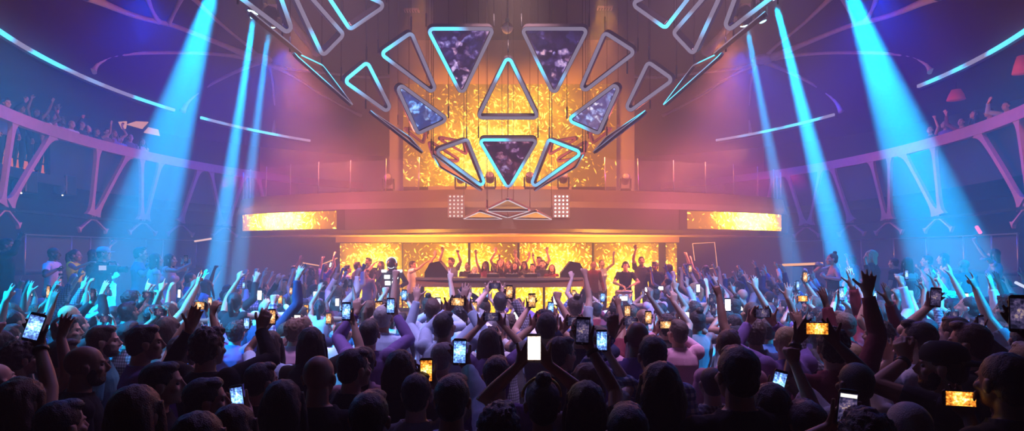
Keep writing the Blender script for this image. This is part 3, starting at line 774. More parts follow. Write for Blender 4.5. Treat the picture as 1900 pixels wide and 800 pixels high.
LENS_C = emis('lens_cyan', (0.45, 0.9, 1.0), 18.0); LENS_OFF = mat('lens_off', (0.3, 0.3, 0.33), 0.1, 0.2)
for i, (a, b, pw, an) in enumerate(BEAMS):
    d = (Vector(b) - Vector(a)).normalized()
    moving_head(Vector(a) - d * 0.3, b, ['moving light sending the narrow left beam from the sculpture edge', 'moving light sending the thin beam nearest the left hub', 'moving light sending the wide left beam above the frame',
        'moving light sending the slim beam beside the wide left one', 'moving light sending the bright right beam from the sculpture edge', 'moving light sending the thin beam nearest the right hub', 'moving light sending the wide right beam above the frame'][i], LENS_C)
for px, py, lab in ((467, 22, 'unlit small lamp above the narrow left beam lamp'), (1412, 31, 'small lamp between the two right beam lamps')):
    c = P(px, py, 11.3); moving_head(c, c + Vector((0.4, 0, -1)), lab, emis('lens_dim', (0.4, 0.85, 1.0), 3.0), 0.6)
def on_mezz(px, py):
    """a point on the mezzanine edge under pixel column px"""
    best = min((abs(950 + F * curve_front(u / 200).x / curve_front(u / 200).y - px), u) for u in range(-200, 201))[1]
    return curve_front(best / 200)
for px, lab in ((715, 'moving light on the mezzanine edge above the left ribbon end'), (851, 'moving light on the mezzanine edge left of the sculpture tip'), (906, 'moving light on the mezzanine edge close left of the plum screen'),
                (984, 'moving light on the mezzanine edge close right of the plum screen'), (1048, 'moving light on the mezzanine edge right of the sculpture tip'), (1166, 'moving light on the mezzanine edge above the right ribbon end')):
    p = on_mezz(px, 0); c = Vector((p.x, p.y + 0.55, 4.16 + 0.4))
    moving_head(c, c + Vector((0, -0.8, 0.5)), lab, LENS_OFF, 0.95, False)
for px, lab, es in ((848, 'dim square blinder panel of small lamps left on the mezzanine front', 0.6), (1040, 'square blinder panel of small white lamps right on the mezzanine front', 1.6)):
    p = on_mezz(px, 0); y = p.y - 0.26
    r = thing('blinder_panel', (p.x, y, 3.4), lab, 'blinder light')
    mb = MB(); mb.box((p.x - 0.24, y, 3.32), (p.x + 0.24, y + 0.08, 3.98)); mb.build('housing', mat('blinder_body', (0.2, 0.18, 0.2), 0.4), r)
    mb = MB(); mb.tube([(p.x, y + 0.08, 3.65), (p.x, y + 0.25, 3.65)], 0.03, 8); mb.build('bracket', M_DARK, r)
    for i in range(4):
        for j in range(6):
            mb = MB(); mb.lathe([(0.028, 0), (0.022, 0.012)], (p.x - 0.17 + 0.113 * i, y - 0.001, 3.37 + 0.112 * j), (0, -1, 0), 8); mb.build('bulb', emis('bulb_%s' % es, (1, 0.9, 0.8), es * 1.6), r)
# dark rail with lamps along the front of the mezzanine, and speakers hung on the fascia
for s, nm in SIDE:
    r = thing('glass_railing', curve_front(s * 0.5) + Vector((0, 0, 4.16)), 'thin post glass railing on the %s half of the mezzanine' % nm, 'railing')
    us = [s * (0.24 + 0.68 * i / 8) for i in range(9)]
    for u in us:
        p = curve_front(u); mb = MB(); mb.tube([(p.x, p.y + 0.12, 4.16), (p.x - s * 0.02, p.y + 0.12, 5.15)], 0.016, 6); mb.build('post', M_STEEL, r)
    mb = MB(); pts = [curve_front(s * (0.24 + 0.68 * i / 40)) + Vector((0, 0.12, 0)) for i in range(41)]
    q = [Vector((p.x, p.y, 4.2)) for p in pts] + [Vector((p.x, p.y, 5.1)) for p in pts] + [Vector((p.x, p.y + 0.012, 4.2)) for p in pts] + [Vector((p.x, p.y + 0.012, 5.1)) for p in pts]
    mb.add(q, [(i, i + 1, 42 + i, 41 + i) for i in range(40)] + [(82 + i + 1, 82 + i, 123 + i, 123 + i + 1) for i in range(40)] + [(41 + i, 42 + i, 124 + i, 123 + i) for i in range(40)]); mb.build('glass_pane', M_GLASS, r)
    # railing on the raised tier under the balcony
    r = thing('glass_railing', ell(s * 1.3, 0.4, 1.75), 'glass railing with pale leaning posts under the %s balcony' % nm, 'railing')
    xs = (45, 131, 166, 202, 268, 300, 362, 390, 450, 515, 539, 568, 595) if s < 0 else (1289, 1331, 1380, 1450, 1530, 1600, 1660, 1720, 1790, 1842, 1890)
    tt = [ring_t(x, 0.4) for x in xs]
    for t in tt:
        mb = MB(); mb.tube([ell(t, 0.4, 1.75), ell(t - s * 0.006, 0.42, 2.78)], 0.022, 6); mb.build('post', M_STEEL, r)
    ta, tb = tt[0], tt[-1]
    mb = MB(); band_curve(mb, [ta + (tb - ta) * i / 40 for i in range(41)], [2.78] * 41, [0.018] * 41, 0.38, 0.42); mb.build('top_rail', M_STEEL, r)
    mb = MB(); band_curve(mb, [ta + (tb - ta) * i / 40 for i in range(41)], [2.26] * 41, [0.45] * 41, 0.395, 0.405); mb.build('glass_pane', M_GLASS, r)
# bar glowing behind the balcony truss, left
t0, t1 = ring_t(-60, 0.9), ring_t(108, 0.9)
r = thing('bar_counter', ell((t0 + t1) / 2, 0.9, 4.4), 'low bar counter with an orange lit front behind the left truss', 'bar counter')
ts = [t0 + (t1 - t0) * i / 14 for i in range(15)]
mb = MB(); band_curve(mb, ts, [4.62] * 15, [0.11] * 15, 0.75, 0.8); mb.build('lit_front', emis('bar_glow', (1.0, 0.16, 0.015), 0.75), r)
mb = MB(); band_curve(mb, ts, [4.6] * 15, [0.18] * 15, 0.81, 1.3); mb.build('carcass', M_DARK, r)
bot = None
for i in range(16):
    t = t0 + (t1 - t0) * (0.34 + 0.62 * ((i * 0.618) % 1.0)); c = ell(t, 0.88 + 0.3 * ((i * 0.37) % 1), 4.781)
    if bot is None:
        mb = MB(); mb.lathe([(0.035, 0), (0.037, 0.02), (0.037, 0.17), (0.014, 0.22), (0.013, 0.29)], c, None, 10)
        bot = mb.build('bottle', mat('bottle_amber', (0.7, 0.25, 0.05), 0.15, 0.0, 0.6, emit=(1, 0.3, 0.05), es=0.25), None, c); o = bot  # faint emission in the glass imitates the glimmer of the bottles
        mb = MB(); mb.lathe([(0.015, 0.27), (0.015, 0.31)], (0, 0, 0), None, 8); cp = mb.build('cap', emis('bottle_glint', (1, 0.7, 0.4), 3.0)); cp.parent = bot  # cap emits to paint the bottle's glint as a bright dot
    else:
        o = bot.copy(); COL.objects.link(o); o.location = c
        c2 = cp.copy(); COL.objects.link(c2); c2.parent = o
    tag(o, 'amber bottle on the orange lit bar behind the left truss', 'bottle', 'bottles on the balcony bar')
# loudspeakers and moving lights hanging below the balcony floor, left
for px, py, lab in ((45, 338, 'black hanging loudspeaker beside the orange bar under the left truss'), (120, 344, 'black hanging loudspeaker further along under the left truss')):
    t = ring_t(px, 0.4); c = ell(t, 0.4, 0); c.z = CAMZ - (py - HOR) / F * c.y
    r = thing('loudspeaker', c, lab, 'speaker')
    mb = MB(); mb.obox(c, (0.2, 0, 0), (0, 0.2, 0), (0, 0, 0.28)); mb.build('cabinet', M_DARK, r, bevel=0.03)
    mb = MB(); mb.lathe([(0.17, 0), (0.15, -0.015), (0.05, -0.05)], c + Vector((0.02, -0.205, -0.1)), (0, 1, 0)); mb.build('woofer', mat('cone_grey', (0.06, 0.06, 0.07), 0.5), r)
    mb = MB(); mb.tube([c + Vector((0, 0, 0.27)), (c.x, c.y, 4.2)], 0.02, 6); mb.build('bracket', M_DARK, r)
    mb = MB(); mb.lathe([(0.022, 0), (0.018, 0.01)], c + Vector((0.1, -0.21, -0.3)), (0, -1, 0), 8); mb.build('indicator', emis('indicator_warm', (1, 0.75, 0.5), 4.0), r)
# angular gold canopy pieces behind the balcony guests
for pts, lab in (([(219, 226), (234, 225), (232, 238), (226, 240)], 'small peach lit angular panel behind left balcony guests'), ([(234, 231), (252, 225), (274, 226), (262, 239), (258, 238)], 'larger peach lit angular panel behind left balcony guests'), ([(266, 246), (275, 236), (292, 240), (295, 252)], 'lowest peach lit angular panel behind left balcony guests')):
    q = [P(x, y, 20.5) for x, y in pts]; n = len(q); mb = MB()
    mb.add(q + [p + Vector((0, 0.06, 0)) for p in q], [tuple(range(n)), tuple(reversed(range(n, 2 * n)))] + [(k, (k + 1) % n, n + (k + 1) % n, n + k) for k in range(n)])
    o = mb.build('lit_canopy', emis('panel_peach', (1.0, 0.42, 0.2), 0.8), None, q[0]); tag(o, lab, 'canopy')
# red lit niches on the right balcony
for px, py, sx, sy, lab in ((1774, 176, 0.24, 0.3, 'small red lit niche lamp on the right balcony wall'), (1896, 120, 0.2, 0.42, 'red lit niche lamp at the right picture edge')):
    c = P(px, py, 17.5 if px < 1800 else 14.5)
    r = thing('wall_lamp', c, lab, 'lamp')
    mb = MB(); mb.lathe([(0.02, -sy * 0.6), (sx, -sy * 0.5), (sx * 0.8, 0), (sx * 0.5, sy * 0.5), (0.02, sy * 0.55)], c, None, 12); mb.build('shade', mat('shade_red', (0.6, 0.08, 0.08), 0.6, emit=(1.0, 0.1, 0.1), es=0.1), r)
    mb = MB(); mb.lathe([(0.035, 0), (0.03, 0.05)], c + Vector((0, 0, sy * 0.56 + 0.35)), None, 8); mb.build('bulb', emis('bulb_warm', (1, 0.7, 0.5), 5), r)
    mb = MB(); mb.tube([c + Vector((0, 0, sy * 0.5)), c + Vector((0, 0, 3.0 if px > 1800 else 2.2))], 0.012, 6); mb.build('rod', M_CABLE, r)
# ------------------------------------------------------------------ people: figure builder
V3 = Vector
def rotm(yaw=0, pitch=0, roll=0):
    return (Matrix.Rotation(math.radians(yaw), 3, 'Z') @ Matrix.Rotation(math.radians(pitch), 3, 'X') @ Matrix.Rotation(math.radians(roll), 3, 'Y'))
def loft(mb, rings, n=16):
    """closed skin over elliptical sections (centre, x half vector, y half vector)"""
    b = len(mb.v)
    for c, ax, ay in rings:
        for k in range(n):
            a = 2 * PI * k / n; mb.v.append(V3(c) + V3(ax) * math.cos(a) + V3(ay) * math.sin(a))
    m = len(rings)
    for i in range(m - 1):
        for k in range(n): mb.f.append((b + i * n + k, b + i * n + (k + 1) % n, b + (i + 1) * n + (k + 1) % n, b + (i + 1) * n + k)); mb.sm.append(True)
    mb.f.append(tuple(b + k for k in reversed(range(n)))); mb.sm.append(True)
    mb.f.append(tuple(b + (m - 1) * n + k for k in range(n))); mb.sm.append(True)
def capsule(mb, a, b, ra, rb, n=10):
    a, b = V3(a), V3(b); d = (b - a)
    if d.length < 1e-5: return
    d.normalize()
    pts, rad = [], []
    for t in (-0.95, -0.7, -0.35): pts.append(a + d * ra * t); rad.append(ra * math.sqrt(1 - t * t))
    pts.append(a); rad.append(ra); pts.append((a + b) / 2); rad.append((ra + rb) / 2); pts.append(b); rad.append(rb)
    for t in (0.35, 0.7, 0.95): pts.append(b + d * rb * t); rad.append(rb * math.sqrt(1 - t * t))
    mb.tube(pts, rad, n)

CURLS = {   # (index, middle, ring, little): three joint angles each; then thumb (out, curl)
    'open': ([(4, 8, 5)] * 4, (0.85, 8), 1.7),
    'relax': ([(16, 24, 16), (20, 30, 20), (24, 34, 24), (28, 36, 24)], (0.6, 20), 1.0),
    'fist': ([(80, 95, 60)] * 4, (0.25, 50), 0.5),
    'point': ([(5, 8, 5), (80, 95, 60), (82, 95, 60), (84, 95, 60)], (0.3, 45), 0.6),
    'peace': ([(4, 6, 4), (4, 6, 4), (84, 95, 60), (84, 95, 60)], (0.15, 50), 2.2),
    'horns': ([(5, 8, 5), (82, 95, 60), (82, 95, 60), (6, 8, 5)], (0.2, 50), 1.2),
    'grip': ([(4, 8, 6), (4, 9, 7), (5, 10, 8), (6, 12, 10)], (0.75, 6), 0.9),
    'hold': ([(40, 60, 40), (44, 62, 40), (46, 64, 40), (48, 66, 40)], (0.5, 35), 0.7),
}
def hand(mb, wrist, f, n, side, kind, sc_=1.0, fat=1.0):
    """wrist position, finger direction, palm normal; side +1 right, -1 left"""
    f = V3(f).normalized(); n = V3(n); n = (n - f * n.dot(f)).normalized(); x = f.cross(n)
    M = Matrix((x, f, n)).transposed()
    def W(p): return wrist + M @ (V3(p) * sc_)
    curls, (tout, tcurl), spread = CURLS[kind]
    loft(mb, [(W((0, -0.012, 0)), M @ V3((0.027 * sc_, 0, 0)), M @ V3((0, 0, 0.019 * sc_))), (W((0.002 * side, 0.02, 0)), M @ V3((0.033 * sc_, 0, 0)), M @ V3((0, 0, 0.018 * sc_))),
              (W((0, 0.06, 0)), M @ V3((0.041 * sc_, 0, 0)), M @ V3((0, 0, 0.016 * sc_))), (W((0, 0.092, -0.001)), M @ V3((0.040 * sc_, 0, 0)), M @ V3((0, 0, 0.012 * sc_)))], 12)
    for i, (bx, L) in enumerate(((0.030, 0.070), (0.0105, 0.079), (-0.0095, 0.074), (-0.0285, 0.058))):
        bx *= side; p = V3((bx, 0.088 - abs(i - 1.2) * 0.004, 0)); ang = 0.0
        sp = math.radians((1.2 - i) * 5.0 * spread) * side
        r = (0.0092, 0.0086, 0.0078, 0.0068)
        for k, (seg, cu) in enumerate(zip((0.45, 0.31, 0.24), curls[i])):
            ang += math.radians(cu)
            d = V3((math.sin(sp) * math.cos(ang), math.cos(sp) * math.cos(ang), math.sin(ang)))
            q = p + d * L * seg
            capsule(mb, W(p), W(q), r[k] * fat * sc_, r[k + 1] * fat * sc_, 8); p = q
    capsule(mb, W((0.020 * side, 0.02, 0.006)), W((0.036 * side, 0.048, 0.012)), 0.017 * sc_, 0.0125 * sc_, 8)
    p = V3((0.036 * side, 0.048, 0.012)); d = V3((tout * side, 0.75, 0.35)).normalized()
    for k, L in enumerate((0.036, 0.030)):
        q = p + d * L; capsule(mb, W(p), W(q), (0.0115, 0.0102)[k] * fat * sc_, (0.0102, 0.0085)[k] * fat * sc_, 8); p = q
        a = math.radians(tcurl); d = (d * math.cos(a) + V3((-side * 0.85, 0.1, 0.35)).normalized() * math.sin(a)).normalized()

def head_geo(mb, M, female=False):
    h = MB()
    h.sphere((0, -0.012, 0.03), (0.0755, 0.096, 0.088), 20, 14)
    h.sphere((0, 0.026, -0.028), (0.063, 0.066, 0.083), 18, 12)
    h.sphere((0, 0.036, -0.072), (0.050, 0.052, 0.036), 16, 10)
    h.sphere((0, 0.074, -0.093), (0.020, 0.018, 0.015))
    h.sphere((0, 0.076, 0.028), (0.050, 0.016, 0.011))
    for s_ in (-1, 1): h.sphere((s_ * 0.043, 0.058, -0.02), (0.024, 0.024, 0.022)); h.sphere((s_ * 0.079, -0.006, -0.008), (0.010, 0.021, 0.031)); h.sphere((s_ * 0.086, -0.014, 0.006), (0.006, 0.014, 0.018))
    h.tube([(0, 0.086, 0.022), (0, 0.100, -0.004), (0, 0.112, -0.024)], [0.008, 0.010, 0.0135], 8)
    h.sphere((0, 0.100, -0.030), (0.0185, 0.013, 0.010))
    h.sphere((0, 0.086, -0.052), (0.025, 0.011, 0.0065)); h.sphere((0, 0.085, -0.064), (0.022, 0.011, 0.0075))
    b = len(mb.v); mb.add([M @ p for p in h.v], h.f, True)

def ik(S, Wt, a, b, pole):
    d = Wt - S; L = d.length
    if L > (a + b) * 0.992: Wt = S + d * ((a + b) * 0.992 / L); d = Wt - S; L = d.length
    if L < abs(a - b) + 0.05: L = abs(a - b) + 0.05
    u = d.normalized(); x = (a * a - b * b + L * L) / (2 * L); h = math.sqrt(max(0, a * a - x * x))
    p = V3(pole); p = (p - u * p.dot(u)); p = p.normalized() if p.length > 1e-4 else V3((1, 0, 0))
    return S + u * x + p * h, Wt

TMPS = bpy.data.scenes.new('figure_workbench')
VOX = {'near': (0.0058, 3, 0.42), 'mid': (0.0072, 3, 0.30), 'far': (0.0095, 2, 0.30)}
def remesh(mb, vox, smooth, ratio):
    me = bpy.data.meshes.new('tmp'); me.from_pydata([tuple(p) for p in mb.v], [], mb.f); me.update()
    o = bpy.data.objects.new('tmp', me); TMPS.collection.objects.link(o)
    m = o.modifiers.new('r', 'REMESH'); m.mode = 'VOXEL'; m.voxel_size = vox; m.adaptivity = 0
    m = o.modifiers.new('s', 'SMOOTH'); m.factor = 0.5; m.iterations = smooth
    if ratio < 1: m = o.modifiers.new('d', 'DECIMATE'); m.ratio = ratio
    TMPS.view_layers[0].update(); dg = TMPS.view_layers[0].depsgraph
    me2 = bpy.data.meshes.new_from_object(o.evaluated_get(dg))
    bpy.data.objects.remove(o); bpy.data.meshes.remove(me)
    for p in me2.polygons: p.use_smooth = True
    return me2
def arrs(me):
    n = len(me.vertices); v = np.empty(n * 3); me.vertices.foreach_get('co', v); nn = np.empty(n * 3); me.vertex_normals.foreach_get('vector', nn)
    return v.reshape(-1, 3), nn.reshape(-1, 3)
def faces_of(me): return [tuple(p.vertices) for p in me.polygons]
def mesh_from(name, v, f, smooth=True):
    me = bpy.data.meshes.new(name); me.from_pydata([tuple(p) for p in v], [], f); me.update()
    if smooth:
        for p in me.polygons: p.use_smooth = True
    return me

class Fig: pass
def build_figure(R=None, L=None, female=False, yaw=0, pitch=0, roll=0, lean=0.0, lod='mid', sleeves='short', hem=None, neck=0.0, wide=1.0, loose=1.0, seed=0, crop=False, strapless=False, dress=False):
    """R / L: dict(w = wrist target, f = finger direction, n = palm normal, k = hand kind, pole) in the figure's own frame (faces +Y, 1.75 m tall)"""
    fg = Fig(); mb = MB()
    pz = 0.95
    def bend(p):
        p = V3(p)
        if p.z <= pz or not lean: return p
        a = math.radians(lean) * min(1, (p.z - pz) / 0.25); q = p - V3((0, 0, pz)); c, s_ = math.cos(a), math.sin(a)
        return V3((q.x, q.y * c + q.z * s_, pz + q.z * c - q.y * s_))
    wd = (0.90 if female else 1.0) * wide
    secs = [(0.84, .150, .110, -.015), (0.90, .168 + (.012 if female else 0), .125, -.02), (0.98, .168, .118, -.012), (1.08, .148 - (.016 if female else 0), .104, 0), (1.17, .150 - (.012 if female else 0), .103, .004),
            (1.28, .168, .114, .004), (1.37, .176, .112, -.008), (1.43, .160, .090, -.012), (1.475, .105, .068, -.012), (1.505, .066, .058, -.008)]
    rings = []
    for z, a, b_, y in secs:
        c = bend((0, y, z)); rings.append((c, V3((a * wd, 0, 0)), V3((0, b_ * (0.95 if female else 1) * wide, 0))))
    loft(mb, rings, 20)
    if female:
        for s_ in (-1, 1): mb.sphere(bend((s_ * 0.075, 0.085, 1.28)), (0.062, 0.055, 0.06), 14, 10)
    hc = bend((0, 0.025, 1.635)); nb = bend((0, -0.012, 1.47))
    HM = Matrix.Translation(hc) @ rotm(yaw, pitch, roll).to_4x4()
    fg.head = HM
    nt = HM @ V3((0, -0.022, -0.06))
    capsule(mb, nb, nt, 0.062 if not female else 0.052, 0.055 if not female else 0.047, 14)
    head_geo(mb, HM, female)
    bones = [('torso', bend((0, 0, 0.92)), bend((0, 0, 1.38)), .13, .13), ('neck', nb + (nt - nb) * 0.35, nt, .058, .055), ('head', HM @ V3((0, 0, -0.07)), HM @ V3((0, 0, 0.04)), .07, .09),
             ('torso', bend((-.1, 0, 1.40)), bend((.1, 0, 1.40)), .08, .08)]
    fg.wrist = {}
    for s_, A in ((1, R), (-1, L)):
        A = A or {}
        S = bend((s_ * 0.178 * wd, -0.01, 1.415))
        wt = A.get('w')
        if wt is None: wt = S + V3((s_ * 0.11, 0.10, -0.52)); A = dict(A); A.setdefault('f', (0, 0.15, -1)); A.setdefault('n', (-s_, 0, 0)); A.setdefault('k', 'relax'); A.setdefault('pole', (s_ * 0.5, -1, 0))
        wt = V3(wt)
        if wt.z > 1.5: S += V3((-s_ * 0.012, 0.01, 0.05))
        E, Wp = ik(S, wt, 0.295, 0.262, A.get('pole', (s_ * 0.8, 0.15, -0.5)))
        g = 0.88 if female else 1.0
        mb.sphere(S + V3((s_ * 0.004, 0, 0)), (0.062 * g, 0.062 * g, 0.062 * g), 14, 9)
        capsule(mb, S, S + (E - S) * 0.5, 0.053 * g, 0.050 * g, 12); capsule(mb, S + (E - S) * 0.5, E, 0.050 * g, 0.041 * g, 12)
        capsule(mb, E, E + (Wp - E) * 0.35, 0.041 * g, 0.041 * g, 12); capsule(mb, E + (Wp - E) * 0.35, Wp, 0.041 * g, 0.027 * g, 12)
        capsule(mb, bend((s_ * 0.09, -0.01, 1.43)), S, 0.05, 0.052 * g, 12)
        hand(mb, Wp, A.get('f', (0, 0, 1)), A.get('n', (0, -1, 0)), s_, A.get('k', 'relax'), 0.93 if female else 1.0, 1.25 if lod == 'far' else 1.06)
        f_ = V3(A.get('f', (0, 0, 1))).normalized()
        nm = 'R' if s_ > 0 else 'L'
        bones += [('up' + nm, S, E, .052 * g, .042 * g), ('fo' + nm, E, Wp, .042 * g, .028 * g), ('ha' + nm, Wp + f_ * 0.01, Wp + f_ * 0.16, .03, .03)]
        fg.wrist[nm] = (Wp, f_, V3(A.get('n', (0, -1, 0))), (Wp - E).normalized())
    for s_ in (-1, 1):
        hip = V3((s_ * 0.088, -0.01, 0.90)); kn = V3((s_ * 0.098, 0.012, 0.49)); an = V3((s_ * 0.105, -0.025, 0.085))
        capsule(mb, hip, kn, 0.085, 0.056, 12); mid = kn + (an - kn) * 0.3 + V3((0, -0.012, 0)); capsule(mb, kn, mid, 0.053, 0.054, 12); capsule(mb, mid, an, 0.054, 0.036, 12)
        capsule(mb, an + V3((0, -0.025, -0.045)), an + V3((0.004 * s_, 0.07, -0.045)), 0.038, 0.040, 10); capsule(mb, an + V3((0.004 * s_, 0.07, -0.05)), an + V3((0.012 * s_, 0.155, -0.058)), 0.036, 0.027, 10)
        mb.box((s_ * 0.115 - 0.032, -0.075, 0.002), (s_ * 0.115 + 0.034, 0.13, 0.03))
        bones += [('thigh', hip, kn, .085, .056), ('shin', kn, an, .055, .036), ('foot', an + V3((0, -.03, -.04)), an + V3((0, .16, -.05)), .04, .03)]
    vox, sm, ra = VOX[lod]
    me = remesh(mb, vox, sm, ra)
    v, nr = arrs(me)
    # eye sockets
    Hi = np.array(HM.inverted()); hv = v @ Hi[:3, :3].T + Hi[:3, 3]
    for s_ in (-1, 1):
        d = np.linalg.norm((hv - np.array((s_ * 0.031, 0.088, 0.008))) / np.array((0.017, 0.03, 0.010)), axis=1)
        k = np.exp(-d * d) * 0.008; yv = np.array(HM.to_3x3() @ V3((0, 1, 0))); v -= k[:, None] * yv
    zmin = v[:, 2].min(); v[:, 2] -= zmin * np.clip((0.3 - v[:, 2]) / 0.3, 0, 1)
    me.vertices.foreach_set('co', v.ravel()); me.update(); v, nr = arrs(me)
    fg.body = me; me.name = 'person_body'
    # which bone each vertex belongs to
    best = np.full(len(v), 1e9); bi = np.zeros(len(v), int); bt = np.zeros(len(v))
    for i, (nm, a, b, ra_, rb_) in enumerate(bones):
        a_, b_ = np.array(a), np.array(b); d = b_ - a_; t = np.clip(((v - a_) @ d) / (d @ d), 0, 1); dist = np.linalg.norm(v - (a_ + t[:, None] * d), axis=1) - (ra_ + (rb_ - ra_) * t)
        traw = ((v - a_) @ d) / (d @ d)
        k = dist < best; best[k] = dist[k]; bi[k] = i; bt[k] = traw[k]
    names = np.array([b[0] for b in bones])[bi]
    F_ = faces_of(me)
    zb = v[:, 2]
    hem_z = hem if hem is not None else 0.84
    neck_a = np.array(nb); neck_d = np.array((nt - nb).normalized()); nproj = (v - neck_a) @ neck_d
    is_t = (names == 'torso') | ((names == 'thigh') & (zb > 0.80)) | ((names == 'neck') & (nproj < 0.03))
    up_ok = np.zeros(len(v), bool)
    cutU = {'none': 0.12, 'short': 0.62, 'long': 9, 'three': 9}[sleeves]; cutF = {'none': -1, 'short': -1, 'long': 0.93, 'three': 0.35}[sleeves]
    for nm in 'RL':
        up_ok |= (names == 'up' + nm) & (bt < cutU)
        if cutF > 0: up_ok |= (names == 'fo' + nm) & (bt < cutF)
    top_ok = (nproj < 0.028 + neck) if not strapless else (zb < 1.31)
    if strapless: up_ok[:] = False
    sel = (is_t & (zb > hem_z) & top_ok) | (up_ok & (top_ok if strapless else True) & (zb > hem_z - 0.35))
    def garment(sel, off, wr, name, snaps):
        fs = [f for f in F_ if all(sel[i] for i in f)]
        if not fs: return None
        used = sorted({i for f in fs for i in f}); mp = {i: k for k, i in enumerate(used)}
        ec = {}
        for f in fs:
            for a, b in zip(f, f[1:] + f[:1]): ec[(a, b)] = ec.get((a, b), 0) + 1
        be = [(a, b) for (a, b) in ec if (b, a) not in ec]
        bv = {i for e in be for i in e}
        out = v[used].copy(); nn = nr[used]
        sd = seed * 3.7
        for k, i in enumerate(used):
            p = v[i]
            q = mnoise.noise(V3((p[0] * 14 + sd, p[1] * 14, p[2] * 9))) * 0.6 + mnoise.noise(V3((p[0] * 33 + sd, p[1] * 33, p[2] * 20))) * 0.4
            out[k] += nn[k] * (off + wr * q)
        for i in bv:
            k = mp[i]; out[k] = snaps(i, out[k])
        vs_ = list(out); nf = [tuple(mp[i] for i in f) for f in fs]
        bk = {}
        for i in bv: bk[i] = len(vs_); vs_.append(out[mp[i]] - nr[i] * (off * 0.9))
        for a, b in be: nf.append((mp[b], mp[a], bk[a], bk[b]))
        return mesh_from(name, vs_, nf)
    def snap_shirt(i, p):
        nm = names[i]
        if nm[:2] in ('up', 'fo') and not strapless:
            B = bones[bi[i]]; a_, b_ = np.array(B[1]), np.array(B[2]); cut = cutU if nm[:2] == 'up' else cutF
            if cut < 5 and abs(bt[i] - cut) < 0.25: return p + (b_ - a_) * (cut - bt[i])
            return p
        if abs(zb[i] - hem_z) < 0.05: p = p.copy(); p[2] = hem_z
        elif strapless and abs(zb[i] - 1.31) < 0.05: p = p.copy(); p[2] = 1.31
        elif nproj[i] > 0: p = p + neck_d * (0.028 + neck - nproj[i])
        return p
    fg.shirt = garment(sel, 0.011 * loose, 0.0075 * loose, 'shirt', snap_shirt)
    tsel = ((names == 'thigh') | (names == 'shin') | ((names == 'torso') & (zb < max(0.99, hem_z + 0.03)))) & (zb > (0.10 if not dress else 0.55))
    fg.pants = garment(tsel, 0.009 if not dress else 0.013, 0.006, 'trousers', lambda i, p: p)
    fg.shoes = garment((names == 'foot') | ((names == 'shin') & (zb < 0.125)), 0.007, 0.0, 'shoes', lambda i, p: p)
    fg.female = female
    return fg

HAIRS = {}
def hair_mesh(kind):
    if kind in HAIRS: return HAIRS[kind]
    h = MB(); amp, fr = 0.004, 55
    if kind in ('short', 'crop', 'curly', 'bun', 'pony', 'fade', 'quiff'):
        r = {'short': 1.0, 'crop': 0.965, 'curly': 1.07, 'bun': 0.985, 'pony': 0.985, 'fade': 0.97, 'quiff': 1.0}[kind]
        h.sphere((0, -0.022, 0.040), (0.083 * r, 0.096 * r, 0.090 * r), 24, 16)
        h.sphere((0, -0.052, -0.012), (0.070 * r, 0.060 * r, 0.070 * r), 18, 12)
        if kind in ('quiff', 'curly', 'short'): h.sphere((0.01, 0.030, 0.098), (0.058 * r, 0.050 * r, 0.030 * r), 16, 10)
        if kind == 'quiff': h.sphere((0, 0.045, 0.108), (0.05, 0.045, 0.03), 16, 10)
        if kind == 'fade': h.sphere((0, 0.0, 0.095), (0.066, 0.078, 0.036), 16, 10)
        if kind == 'curly': amp, fr = 0.013, 48
        if kind == 'bun': h.sphere((0, -0.055, 0.137), (0.040, 0.040, 0.036), 14, 10)
        if kind == 'pony':
            h.sphere((0, -0.115, 0.06), (0.022, 0.022, 0.022)); h.tube([(0, -0.12, 0.06), (0, -0.15, 0.03), (0, -0.155, -0.06), (0, -0.13, -0.17), (0, -0.115, -0.25)], [0.018, 0.028, 0.034, 0.028, 0.010], 10)
    elif kind == 'buzz':
        h.sphere((0, -0.018, 0.034), (0.078, 0.095, 0.089), 24, 16); h.sphere((0, -0.045, -0.01), (0.066, 0.060, 0.066), 18, 12); amp = 0.001
    elif kind in ('long', 'bob', 'wavy'):
        L = {'long': -0.36, 'bob': -0.17, 'wavy': -0.30}[kind]
        h.sphere((0, -0.020, 0.040), (0.086, 0.098, 0.091), 24, 16)
        m = 6
        loft(h, [(V3((0, -0.040 - 0.035 * (i / m), 0.05 + (L - 0.05) * i / m)), V3((0.086 + 0.022 * math.sin(PI * min(1, i / m * 1.1)) - 0.02 * (i == m), 0, 0)), V3((0, 0.066 - 0.030 * i / m, 0))) for i in range(m + 1)], 20)
        for s_ in (-1, 1): h.tube([(s_ * 0.074, 0.02, 0.06), (s_ * 0.088, 0.018, -0.03), (s_ * 0.094, 0.015, -0.12), (s_ * 0.098, 0.01, max(L, -0.25))], [0.016, 0.021, 0.024, 0.012], 10)
        amp, fr = (0.010, 26) if kind == 'wavy' else (0.005, 40)
    elif kind == 'beard':
        h.sphere((0, 0.044, -0.082), (0.057, 0.052, 0.036), 18, 12)
        for s_ in (-1, 1): h.sphere((s_ * 0.055, 0.025, -0.05), (0.012, 0.028, 0.045), 12, 10)
        amp = 0.003
    me = remesh(h, 0.006, 2, 0.45)
    v, nr = arrs(me)
    for i in range(len(v)):
        p = v[i]; stretch = 0.35 if kind in ('long', 'bob', 'wavy', 'pony') else 1.0
        q = mnoise.noise(V3((p[0] * fr, p[1] * fr, p[2] * fr * stretch))) + 0.5 * mnoise.noise(V3((p[0] * fr * 2.3, p[1] * fr * 2.3, p[2] * fr * 2.3 * stretch)))
        v[i] = p + nr[i] * amp * q
    me.vertices.foreach_set('co', v.ravel()); me.update(); me.name = 'hair'
    HAIRS[kind] = me
    return me

